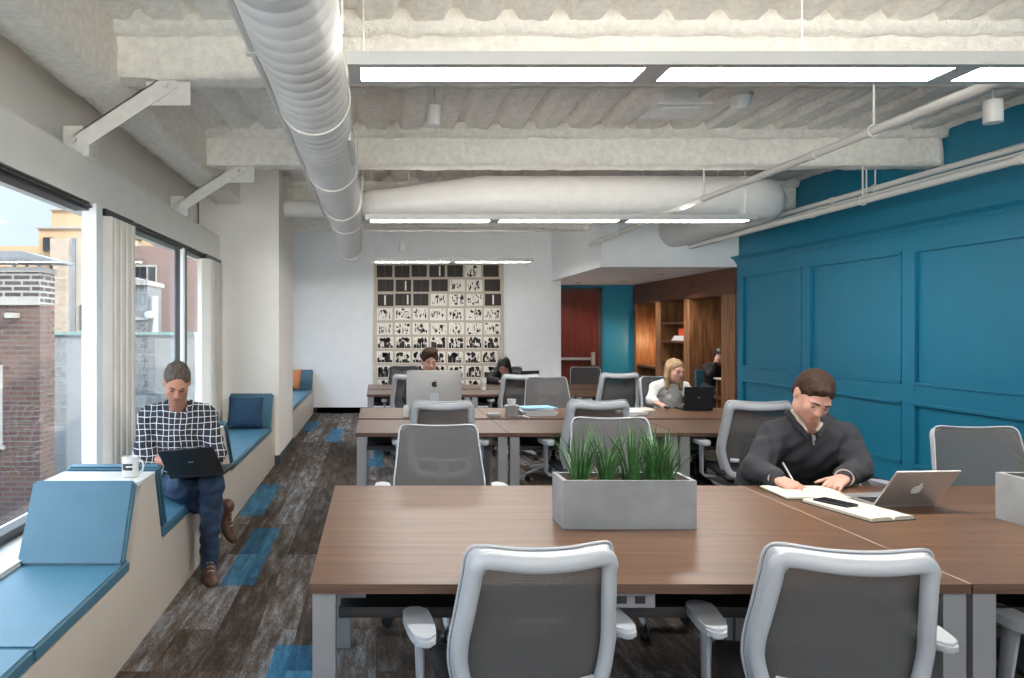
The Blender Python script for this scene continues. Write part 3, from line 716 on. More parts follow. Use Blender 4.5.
def make_chair(name='task_chair'):
    t = thing(name, '', 'chair')
    b = MB()
    path = [Vector((x*.885, back_y(x, z)-.030, lerp(.68, z, .885))) for x, z in OUT]
    b.tube(path, [.022 if p.z < .88 else .025 for p in path], 10, closed=True, sec=(1.0, .85), up=(0, 1, 0))
    E_ = [b.bm.verts.new((x*.985, back_y(x, z)-.001, lerp(.68, z, .985))) for x, z in OUT]
    G_ = [b.bm.verts.new((x*.93, back_y(x, z)-.040, lerp(.68, z, .93))) for x, z in OUT]
    for i in range(len(OUT)): j = (i+1) % len(OUT); b.bm.faces.new((E_[i], E_[j], G_[j], G_[i]))
    b.build('back_frame', 'silver', t, smooth='all')
    b = MB(); path = [Vector((x, back_y(x, z)+.004, z)) for x, z in OUT]
    b.tube(path, .0045, 6, closed=True, up=(0, 1, 0)); b.build('mesh_edge', 'silver', t, smooth='all')
    b = MB()
    def f(u, v):
        z = lerp(.419, .9375, v); w = xlim(z) if v < .999 else .16
        x = (u*2-1)*w
        return (x, back_y(x, z)+.004, z)
    b.grid(f, 14, 24); b.build('mesh_back', 'meshf', t, smooth='all', recalc=False)
    b = MB()
    def g(u, v, s):
        x = (u*2-1); y = (v*2-1); k = (1-abs(x)**5)**.25*(1-abs(y)**5)**.25
        wy = .235; wx = .245*(1-.06*y*0)
        zz = .452+s*.030*k+.012*(abs(x)**2)-.03*max(0, y-.4)**2
        return (x*wx*(1-.10*abs(y)**4), .02+y*wy*(1-.08*abs(x)**4), zz)
    for s in (-1, 1): b.grid(lambda u, v: g(u, v, s), 16, 16)
    bmesh.ops.remove_doubles(b.bm, verts=b.bm.verts, dist=.002); b.build('seat', 'seat', t, smooth='all')
    b = MB(); b.box(-.15, .15, -.14, .16, .385, .425, bev=.015); b.box(-.06, .06, -.08, .08, .34, .39, bev=.01); b.build('seat_mechanism', 'blackp', t)
    b = MB(); b.tube([(0, -.10, .40), (0, -.20, .395), (0, -.265, .43), (0, -.268, .56)], .022, 8, sec=(1.5, .8), up=(0, 0, 1)); b.tube([(-.17, back_y(.17, .55)-.03, .55), (0, -.27, .545), (.17, back_y(.17, .55)-.03, .55)], .014, 8); b.build('back_support', 'silver', t, smooth=True)
    for s in (-1, 1):
        b = MB(); b.tube([(s*.14, .0, .40), (s*.27, .0, .405), (s*.295, .0, .43), (s*.305, -.035, .60), (s*.305, -.04, .632)], [.016, .017, .020, .024, .026], 10, sec=(.65, 1.25), up=(0, 1, 0)); b.build('armrest', 'silver', t, smooth=True)
        a = MB(); n = 32; pts = []
        for k in range(n):
            q = 2*PI*k/n; cx = math.copysign(abs(math.cos(q))**.6, math.cos(q))*.042; cy = math.copysign(abs(math.sin(q))**.75, math.sin(q))*.125
            pts.append((s*.305+cx*(1+.15*math.sin(q)), -.045+cy))
        a.poly(pts, 2, .632, .660); bmesh.ops.bevel(a.bm, geom=[e for e in a.bm.edges if abs(e.verts[0].co.z-e.verts[1].co.z) < .001], offset=.008, segments=2, affect='EDGES')
        a.build('arm_pad', 'silver', t, smooth=True)
    b = MB(); b.lathe([(.03, .09), (.03, .22), (.018, .22), (.018, .36)], 14); b.build('gas_lift', 'blackp', t, smooth=True)
    b = MB()
    for k in range(5):
        a = 2*PI*k/5+.3; c, s = math.cos(a), math.sin(a)
        b.tube([(c*.02, s*.02, .105), (c*.12, s*.12, .105), (c*.27, s*.27, .078), (c*.30, s*.30, .070)], [.030, .026, .018, .014], 8, sec=(.8, 1), up=(0, 0, 1))
    b.lathe([(.04, .075), (.04, .125)], 12); b.build('star_base', 'silver', t, smooth=True)
    for k in range(5):
        a = 2*PI*k/5+.3; c, s = math.cos(a)*.295, math.sin(a)*.295
        q = MB()
        for e in (-.014, .014):
            dx, dy = -math.sin(a)*0+math.cos(a+1.1)*e, math.sin(a+1.1)*e; u = Vector((math.cos(a+1.1), math.sin(a+1.1), 0))*.009
            p = Vector((c+dx, s+dy, .029)); q.tube([p-u, p+u], .028, 14)
        q.tube([(c, s, .03), (c, s, .075)], .007, 6); q.build('caster', 'blackp', t, smooth=True)
    return t
proto = make_chair(); note_kids()
first = True
def chair(px, D, rz, label, group=None, h=.95, X=None, sx=1):
    global first
    o = proto if first else copy_tree(proto); first = False
    x = (px-376)*D/F if X is None else X
    o.location = (x, D+(.27 if abs(rz) < 1.6 else -.27), 0); o.rotation_euler = (0, 0, rz); o.scale = (sx, 1, h/.95)
    o['label'] = label; o['group'] = group or 'grey mesh task chairs'
    return o
# facing away from the lens (near sides)
chair(532, 1.93, .10, 'mesh task chair in the foreground, tucked at the near side of the planter desk', h=.925, sx=.94)
chair(868, 1.92, -.16, 'mesh task chair in the foreground at the right, in front of the laptop and notebooks', h=.92, sx=.96)
chair(0, 1.98, -.05, 'mesh task chair under the right hand desk, cut off by the picture edge', h=.9, X=2.22)
chair(443, 5.12, 0, 'mesh task chair seen from behind, directly in front of the large monitor', h=.995)
chair(597, 5.12, .05, 'mesh task chair seen from behind at the middle of the second row, past the grass', h=1.0)
chair(764, 5.05, -.12, 'mesh task chair seen from behind at the left of the writing man', h=1.0)
chair(412, 8.35, 0, 'mesh task chair seen from behind, half hidden by the left edge of the large monitor', h=.985)
chair(521, 8.35, 0, 'mesh task chair seen from behind, to the left of the papers, at the back row', h=.985)
chair(621, 8.35, -.05, 'mesh task chair seen from behind, left of the blond person, at the back row', h=1.0)
# facing the lens (far sides)
chair(438, 4.06, PI, 'empty mesh task chair on the far side of the planter desk, left of the planter', h=.965)
chair(609, 4.10, PI, 'empty mesh task chair behind the grass planter, facing the lens', h=1.0)
chair(815, 4.18, PI+.15, 'mesh task chair in which the writing man sits', h=.94)
chair(969, 3.95, PI-.08, 'dark mesh task chair by the blue wall, right of the open silver laptop', h=.97)
chair(430, 7.72, PI, 'mesh task chair of the person behind the large monitor', h=.95)
chair(547, 7.62, PI+.05, 'empty mesh task chair behind the stack of papers, facing the lens', h=1.0)
chair(664, 7.80, PI+.3, 'mesh task chair of the blond person in white', h=1.0)
chair(404, 10.9, PI, 'dark task chair left of the monitor person, behind the back row', h=.96)
chair(499, 10.75, PI-.5, 'mesh task chair of the black-haired person at the back row', h=.96)
chair(585, 10.75, PI, 'empty mesh task chair in front of the mahogany door', h=.95)

# ------------------------------------------------------------------ planters
def planter(label, x0, x1, y0, y1, zt, clumps, seed, R=0):
    rn = random.Random(seed); w, d = x1-x0, y1-y0
    t = thing('planter', label, 'planter', ((x0+x1)/2, (y0+y1)/2, .7405), R)
    w2, d2, e = w/2, d/2, .016
    b = MB()
    b.box(-w2, w2, -d2, -d2+e, 0, zt); b.box(-w2, w2, d2-e, d2, 0, zt); b.box(-w2, -w2+e, -d2+e, d2-e, 0, zt); b.box(w2-e, w2, -d2+e, d2-e, 0, zt); b.box(-w2+e, w2-e, -d2+e, d2-e, 0, .02)
    b.build('planter_box', 'concrete', t)
    b = MB(); b.grid(lambda u, v: (lerp(-w2+e, w2-e, u), lerp(-d2+e, d2-e, v), zt-.022+.012*noise.noise(Vector((u*30, v*12, seed)))), 50, 16); b.build('soil', 'soil', t)
    for (cx, cy) in clumps:
        b = MB()
        for k in range(70):
            a = rn.uniform(0, 2*PI); r = rn.uniform(0, .036); L = rn.uniform(.11, .25); lean = rn.uniform(.05, .62)*(1 if rn.random() < .8 else 1.6)
            a2 = a+rn.uniform(-.6, .6); wd = rn.uniform(.0022, .0042)
            p = Vector((cx+r*math.cos(a), cy+r*math.sin(a), zt-.03)); rings = []
            dirn = Vector((math.cos(a2), math.sin(a2), 0)); side = Vector((-dirn.y, dirn.x, 0)).lerp(Vector((1, 0, 0)), .3).normalized()
            n = 6
            for i in range(n+1):
                q = i/n; c = p+dirn*(L*lean*(q**1.7))+Vector((0, 0, L*(q-.18*lean*q*q))); ww = wd*(1-q**2.2)+.0003
                rings.append([b.bm.verts.new(c-side*ww), b.bm.verts.new(c+dirn*ww*.35), b.bm.verts.new(c+side*ww)])
            for A, B in zip(rings, rings[1:]):
                for i in range(3): b.bm.faces.new((A[i], A[(i+1) % 3], B[(i+1) % 3], B[i]))
        b.build('grass_clump', 'grass', t)
planter('rectangular grey concrete planter with tall green grass in the middle of the nearest desk', .695, 1.190, 2.745, 2.915, .180,
        [(-.165, 0), (-.06, .005), (.035, 0), (.125, .01), (.155, -.02)], 4)
planter('second concrete planter with grass at the right picture edge, by the blue wall', 2.44, 2.94, 2.745, 2.915, .18, [(-.13, 0), (-.04, 0), (.1, 0)], 8, PI/2*0)

# ------------------------------------------------------------------ computers
def apple(b, cx, cz, s, y0, y1, flip=1):
    pts = [(0, .36), (.18, .42), (.36, .38), (.46, .26), (.33, .12), (.32, -.06), (.42, -.20), (.48, -.22), (.38, -.42), (.22, -.56), (.08, -.52), (-.08, -.52), (-.22, -.56), (-.38, -.42), (-.49, -.12), (-.46, .20), (-.32, .38), (-.16, .41)]
    b.poly([(cx+x*s*flip, cz+z*s) for x, z in pts], 1, y0, y1)
    b.poly([(cx+x*s*flip, cz+z*s) for x, z in [(0, .46), (.02, .60), (.12, .72), (.22, .76), (.20, .62), (.12, .50)]], 1, y0, y1)
def laptop(name, label, loc, rz, w, d, hh, ang, lid_m, base_m, apple_logo=False, base_z=.016, tilt=None):
    """hinge edge at the origin facing the lens; the base runs to +y, the lid rises by ang from the base and leans back over -y"""
    t = thing(name, label, 'laptop', loc, rz)
    if tilt: t.rotation_euler = (tilt[0], tilt[1], rz)
    b = MB(); b.box(-w/2, w/2, 0, d, 0, base_z, bev=.004); b.build('laptop_base', base_m, t)
    b = MB(); b.box(-w/2+.02, w/2-.02, .03, d*.55, base_z, base_z+.002); 
    b.build('keyboard', 'blackp', t)
    b = MB(); b.box(-.05, .05, d*.62, d*.94, base_z, base_z+.001); b.build('touchpad', 'dark' if base_m != 'alu' else 'steel', t)
    R = Matrix.Translation((0, .004, base_z)) @ Matrix.Rotation(ang, 4, 'X')
    b = MB(); b.box(-w/2, w/2, -.007, 0, 0, hh, bev=.0025)
    for v in b.bm.verts: v.co = R @ v.co
    lid = b.build('laptop_lid', lid_m, t)
    b = MB(); b.box(-w/2+.012, w/2-.012, 0, .001, .014, hh-.012, R=R); b.build('screen', 'screen', lid)
    b = MB()
    if apple_logo: apple(b, 0, hh*.48, .046, -.0085, -.0068, 1)
    else: b.box(-.014, .014, -.0085, -.0068, hh*.50, hh*.53)
    for v in b.bm.verts: v.co = R @ v.co
    b.build('logo', 'paperw' if apple_logo else 'alu', lid)
    return t
p0 = Vector((2.215, 3.10, .7405))
laptop('laptop', 'open silver laptop with a pale fruit emblem in front of the blue wall', p0, .08, .275, .215, .205, .66, 'alu', 'alu', True, .012)
laptop('laptop', 'open black laptop of the blond person at the second row', (2.96, 6.80, .7405), .04, .275, .20, .205, .12, 'blackp', 'blackp')
laptop('laptop', 'black laptop of the black-haired person at the back row', (1.98, 9.62, .7405), .5, .30, .21, .20, .2, 'blackp', 'blackp')

M['alum'] = basic('matt pale aluminium', (.52, .51, .50), .55, .35, var=.02)
t = thing('desktop_monitor', 'large aluminium all-in-one computer with a black fruit emblem on its back', 'computer', (.508, 6.48, .7405))
b = MB(); w, h = .482, .355
b.grid(lambda u, v: (lerp(-w/2, w/2, u), .0-.045*(1-(2*u-1)**2)*(1-(2*v-1)**2)**.6*.9, lerp(.032, .032+h, v)), 20, 16)
b.grid(lambda u, v: (lerp(-w/2, w/2, u), .008, lerp(.032, .032+h, v)), 1, 1)
b.box(-w/2, w/2, 0, .009, .032, .032+h); b.build('monitor_shell', 'alum', t, smooth=True)
b = MB(); b.box(-w/2+.015, w/2-.015, .009, .010, .10, .032+h-.015); b.build('screen', 'screen', t)
b = MB(); apple(b, 0, .27, .050, -.049, -.040); b.build('logo', 'blackp', t)
b = MB(); b.poly([(-.045, 0), (.045, 0), (.038, .19), (-.038, .19)], 1, -.075, -.07); b.box(-.085, .085, -.12, .06, 0, .006, bev=.002)
for v in b.bm.verts:
    if v.co.z > .1: v.co.y += .035
b.build('monitor_stand', 'silver', t)
b = MB(); b.lathe([(.020, 0), (.026, .01), (.026, .075), (.018, .098), (.01, .10)], 16); o = b.build('desk_speaker', 'ceramic', smooth=True); o.location = (.257, 6.3, .7405)
tag(o, 'small rounded white speaker beside the left corner of the large monitor', 'speaker')

# ------------------------------------------------------------------ mug, cup, papers
t = thing('coffee_mug', 'white mug with black band print standing on the bench ledge', 'mug', (-1.195, 3.60, .767), -.1)
b = MB(); b.lathe([(.034, 0), (.039, .004), (.039, .096), (.037, .098), (.034, .096), (.034, .012)], 28); b.build('mug_body', 'ceramic', t, smooth=True)
b = MB(); b.lathe([(.030, .082), (.0335, .084)], 24); b.build('coffee', 'soil', t)
b = MB(); b.tube([(.037, 0, .08), (.058, 0, .078), (.066, 0, .055), (.060, 0, .028), (.037, 0, .02)], .0052, 8); b.build('handle', 'ceramic', t, smooth=True)
b = MB()
for z0, z1, a0, a1 in ((.058, .068, -2.3, -.9), (.036, .050, -2.3, -.9), (.050, .058, -2.3, -1.7)):
    n = 10; V = [[b.bm.verts.new((.0397*math.cos(lerp(a0, a1, i/n)), .0397*math.sin(lerp(a0, a1, i/n)), z)) for z in (z0, z1)] for i in range(n+1)]
    for A, B in zip(V, V[1:]): b.bm.faces.new((A[0], B[0], B[1], A[1]))
b.build('print', 'blackp', t)
t = thing('paper_cup', 'white paper cup with a plastic lid on the back row desk', 'cup', (1.32, 9.1, .7405))
b = MB(); b.lathe([(.030, 0), (.042, .13)], 20); b.build('cup_body', 'paperw', t, smooth=True)
b = MB(); b.lathe([(.044, .13), (.044, .14), (.036, .155)], 20); b.build('lid', 'ceramic', t, smooth=True)
b = MB(); b.lathe([(.0345, .04), (.0395, .095)], 20); b.build('sleeve', 'frameart', t, smooth=True)
rn = random.Random(5)
labs = ['bottom white sheaf of the paper stack on the middle desk', 'second white sheaf from the bottom of the paper stack', 'third sheaf from the bottom of the paper stack', 'white sheaf just under the blue folder']
for k in range(4):
    b = MB(); b.box(-.15, .15, -.11, .11, 0, .015, bev=.002)
    o = b.build('paper_sheaf', 'paperw'); o.location = (1.385+rn.uniform(-.02, .02), 6.45+rn.uniform(-.02, .02), .741+.0155*k); o.rotation_euler = (0, 0, rn.uniform(-.25, .25))
    tag(o, labs[k], 'paper', 'stacked papers on the middle desk')
b = MB(); b.box(-.15, .15, -.11, .11, 0, .008, bev=.002); o = b.build('folder', 'bluep'); o.location = (1.40, 6.45, .8035); o.rotation_euler = (0, 0, .2)
tag(o, 'light blue folder on top of the paper stack', 'folder')
b = MB(); b.box(-.055, .055, -.045, .045, 0, .035, bev=.01); o = b.build('phone_dock', 'steel', smooth=True); o.location = (1.0, 6.28, .7405)
tag(o, 'small grey desk gadget left of the papers', 'gadget')
b = MB(); b.box(-.045, .045, -.04, .04, 0, .07, bev=.004); b.box(-.06, .06, -.05, .05, .07, .085, bev=.002); o = b.build('tissue_box', ['steel']); o.location = (1.165, 6.36, .7405)
tag(o, 'grey cube box left of the paper stack, under the white cup', 'box')
t = thing('teacup', 'white cup on its saucer standing on the grey cube box', 'cup', (1.165, 6.36, .8265))
b = MB(); b.lathe([(.03, 0), (.058, .008), (.056, .011)], 20); b.build('saucer', 'ceramic', t, smooth=True)
b = MB(); b.lathe([(.024, .010), (.036, .03), (.040, .06), (.037, .06), (.03, .03)], 20); b.build('cup_body', 'ceramic', t, smooth=True)
b = MB(); b.tube([(1.20, 6.3, .75), (1.25, 6.24, .752), (1.28, 6.20, .746), (1.28, 6.17, .744)], .005, 6); tag(b.build('cable', 'paperw', smooth=True), 'short white cable curling beside the grey cube box', 'cable')
for k, (x, y, r, lab) in enumerate(((2.26, 6.55, .1, 'white papers lying left of the black laptop'), (2.44, 6.82, -.2, 'cream paper pad beside the hand of the blond person'))):
    b = MB(); b.box(-.11, .11, -.10, .10, 0, .012+.01*(k == 0), bev=.002); o = b.build('paper_pad', 'paperw' if k == 0 else 'paper'); o.location = (x, y, .7405); o.rotation_euler = (0, 0, r); tag(o, lab, 'paper')
b = MB(); b.box(-.04, .04, -.02, .02, 0, .008, bev=.002); o = b.build('card_stack', 'paperw'); o.location = (2.21, 6.38, .7405); tag(o, 'tiny white card on the desk edge near the black laptop', 'card')

def notebook(label, loc, rz, pw, ph, cover='blackp', th=.008):
    t = thing('notebook', label, 'notebook', loc, rz)
    b = MB(); b.box(-pw-.004, pw+.004, -ph/2-.004, ph/2+.004, 0, .003); b.build('cover', cover, t)
    for s in (-1, 1):
        b = MB()
        def f(u, v, top):
            x = u*pw; z = .003+(th*(1-(2*u-1)**4*.25)*(min(1, u*9))**.5 if top else 0)
            return (s*x, lerp(-ph/2, ph/2, v), z)
        n = 14
        T = [[b.bm.verts.new(f(i/n, j, 1)) for j in (0, 1)] for i in range(n+1)]; B = [[b.bm.verts.new(f(i/n, j, 0)) for j in (0, 1)] for i in range(n+1)]
        for i in range(n):
            b.bm.faces.new((T[i][0], T[i+1][0], T[i+1][1], T[i][1])); b.bm.faces.new((B[i][0], B[i][1], B[i+1][1], B[i+1][0]))
            b.bm.faces.new((T[i][0], B[i][0], B[i+1][0], T[i+1][0])); b.bm.faces.new((T[i][1], T[i+1][1], B[i+1][1], B[i][1]))
        b.bm.faces.new((T[n][0], B[n][0], B[n][1], T[n][1]))
        b.build('page_block', 'paper', t, smooth=True)
    return t
notebook('open cream notebook in which the man is writing', (1.945, 3.345, .7405), -.04, .148, .245)
notebook('second open notebook nearer the lens, under the black phone', (1.965, 3.03, .7405), .22, .100, .34, th=.014)
t = thing('smartphone', 'black smartphone lying on the second open notebook', 'phone', (1.915, 3.085, .7575), .42)
b = MB(); b.box(-.037, .037, -.073, .073, 0, .009, bev=.003); b.build('phone_body', 'blackp', t)
b = MB(); b.box(-.033, .033, -.066, .066, .009, .0096); b.build('screen', 'screen', t)

# ------------------------------------------------------------------ outside the windows
M['brickd'] = brick('brown red brick', (.062, .028, .023), (.10, .048, .036), (.085, .078, .074))
M['brickc'] = brick('grey chimney brick', (.030, .024, .024), (.06, .044, .040), (.24, .24, .235), ms=.016, rh=.085, bw=.27)
M['brickt'] = brick('tan brick', (.30, .22, .16), (.37, .28, .21), (.36, .31, .26))
M['brickr'] = brick('dusty red brick', (.12, .060, .052), (.165, .088, .074), (.15, .115, .105))
M['block'] = brick('grey painted block', (.17, .175, .18), (.19, .195, .20), (.155, .16, .165), bw=.4, rh=.2)
M['cladding'] = wood('vertical timber cladding', (.27, .17, .09), (.38, .26, .16), 2, 2, .6, .3, 12)
M['copper'] = basic('green copper coping', (.10, .17, .165), .6, var=.2)
M['ductg'] = basic('weathered sheet metal', (.13, .14, .15), .5, .3, var=.2, vscale=2)
M['roofd'] = basic('dark flat roofing', (.07, .065, .06), .9, var=.4, vscale=3)
M['limestone'] = basic('pale stone band', (.22, .21, .20), .8, var=.1)
b = MB(); b.box(-45, WL-.3, -12, 60, -2.3, -2.2); struct(b.build('ground_outside', 'roofd'))
def X_at(px, D): return (px-376)*D/F
def Z_at(py, D): return H-(py-330)*D/F
# near chimney building
D = 11.0
t = thing('brick_building', 'brown brick building with a tall capped chimney outside the nearest window', 'building', (X_at(40, D), D, -2.2))
ox, oz = X_at(40, D), -2.2
zz = lambda py: Z_at(py, D)-oz
b = MB(); b.box(-6, 0, 0, .5, 0, zz(304)); b.build('wall', 'brickd', t)
b = MB(); b.box(-1.9, 0, 0, .5, zz(304), zz(270)); b.build('chimney', 'brickc', t)
b = MB(); b.box(-1.95, .0, -.04, .0, zz(305), zz(297)); b.box(-1.95, .03, -.03, .53, zz(272), zz(267)); b.build('stone_band', 'limestone', t)
b = MB(); b.poly([(-2.3, zz(257)), (.25, zz(260)), (.25, zz(262)), (-2.3, zz(260))], 1, -.15, .65); b.poly([(-1.6, zz(252)), (-.2, zz(252)), (.25, zz(260)), (-2.3, zz(258))], 1, -.15, .65); b.build('chimney_cap', 'ductg', t)
b = MB()
for x in (-1.5, -.9, -.4, -.03):
    for y in (.04, .45): b.box(x-.02, x+.02, y-.02, y+.02, zz(268), zz(259))
b.build('cap_post', 'ductg', t)
for (x0, x1, p0, p1) in ((-1.5, -.55, 445, 365), (-1.6, -.6, 560, 480)):
    b = MB(); b.box(x0, x1, -.03, .05, zz(p0), zz(p1)); b.box(x0-.04, x1+.04, -.05, .0, zz(p0)-.06, zz(p0)); w_ = b.build('window', 'limestone', t)
    b = MB(); b.box(x0+.07, x1-.07, -.035, -.028, zz(p0)+.08, zz(p1)-.06); b.build('pane', 'screen', w_)
b = MB(); b.box(-.45, -.30, -.16, 0, zz(318), zz(313)); b.build('wall_lamp', 'limestone', t)
# tan building with timber top
D = 27.0; ox = X_at(100, D)
t = thing('timber_clad_building', 'tall pale brick building with a timber clad top, in sunlight, beyond the chimney', 'building', (ox, D, -2.2))
zz = lambda py: Z_at(py, D)-oz
xx = lambda px: X_at(px, D)-ox
b = MB(); b.box(xx(50), xx(130), 0, 6, 0, zz(238)); b.build('wall', 'brickt', t)
b = MB(); b.box(xx(32), xx(78), .5, 6, zz(330), zz(227)); b.box(xx(42), xx(140), .8, 6, zz(236), zz(207)); b.build('cladding', 'cladding', t)
b = MB(); b.box(xx(30), xx(80), .4, .5, zz(227), zz(225)); b.box(xx(40), xx(142), .7, .8, zz(207), zz(205)); b.build('coping', 'limestone', t)
for (a, c, p0_, p1_) in ((38, 48, 250, 236), (80, 84, 330, 305)):
    b = MB(); b.box(xx(a), xx(c), -.05 if a > 50 else .4, .52, zz(p0_), zz(p1_)); b.build('window', 'screen', t)
b = MB(); b.box(xx(73), xx(76), -.12, 0, 0, zz(238)); b.build('downpipe', 'ductg', t)
D = 34.0; ox = X_at(10, D)
b = MB(); b.box(xx(-40), X_at(52, D)-X_at(10, D), 0, 6, 0, Z_at(246, D)+2.2); o = tag(b.build('tan_building', 'cladding'), 'low tan rooftop building farthest away behind the chimney', 'building'); o.location = (X_at(10, D), D, -2.2)
# grey wall with green coping
D = 17.0; ox = X_at(80, D)
t = thing('parapet_wall', 'long grey block wall with green copper coping outside the windows', 'wall', (ox, D, -2.2))
b = MB(); b.box(xx(20)-.0, xx(195), 0, .4, 0, Z_at(335, D)-oz); b.build('wall', 'block', t)
b = MB(); b.box(xx(20), xx(195), -.07, .47, Z_at(335, D)-oz, Z_at(332, D)-oz); b.build('coping', 'copper', t)
b = MB()
for i in range(3):
    for j in range(4): b.box(xx(126+i*10), xx(134.5+i*10), -.02, .05, Z_at(352+j*17.5, D)-oz, Z_at(338+j*17.5, D)-oz)
b.build('dark_block_panel', 'ductg', t)
b = MB(); b.box(xx(130), xx(160), -.6, 0, 0, Z_at(395, D)-oz); b.build('meter_cabinet', 'ductg', t)
# red brick building with window, metal plant box and pipe
D = 20.0; ox = X_at(150, D)
t = thing('brick_building', 'dusty red brick building with a framed window seen through the second window', 'building', (ox, D, -2.2))
zz = lambda py: Z_at(py, D)-oz
b = MB(); b.box(xx(85), xx(212), 0, 8, 0, zz(246)); b.build('wall', 'brickr', t)
b = MB(); b.box(xx(122), xx(157), -.06, .1, zz(292), zz(265)); w_ = b.build('window', 'limestone', t)
b = MB(); b.box(xx(124), xx(147), -.07, -.06, zz(290), zz(267)); b.box(xx(149), xx(156), -.07, -.06, zz(290), zz(267)); b.build('pane', 'screen', w_)
b = MB(); b.box(xx(118), xx(212), 2, 8, zz(246), zz(226)); b.build('clad_storey', 'cladding', t)
b = MB(); b.box(xx(133), xx(146), 1.9, 2, zz(243), zz(234)); b.build('upper_window', 'screen', t)
D = 18.0; ox = X_at(135, D)
t = thing('ductwork_box', 'grey sheet metal rooftop plant box in front of the red brick building', 'equipment', (ox, D, -2.2))
zz = lambda py: Z_at(py, D)-oz
b = MB(); b.box(xx(108), xx(147), 0, 1.2, 0, zz(285)); b.build('housing', 'ductg', t)
b = MB(); b.poly([(xx(108), zz(285)), (xx(149), zz(285)), (xx(149), zz(281)), (xx(108), zz(271))], 1, -.1, 1.3); b.box(xx(108), xx(148), -.05, 0, zz(320), zz(317)); b.build('lid', 'limestone', t)
b = MB(); b.tube([(xx(152), .2, 0), (xx(152), .2, zz(300)), (xx(152)-.0, .2, zz(296))], .085, 12); b.tube([(xx(151), .2, zz(314)), (xx(149), -.1, zz(315))], .09, 12); M['pipeo'] = basic('weathered white pipe', (.34, .36, .38), .5, var=.1); o = b.build('vent_pipe', 'pipeo', smooth=True); tag(o, 'white vertical vent pipe beside the metal plant box', 'pipe').location = (ox, D, -2.2)

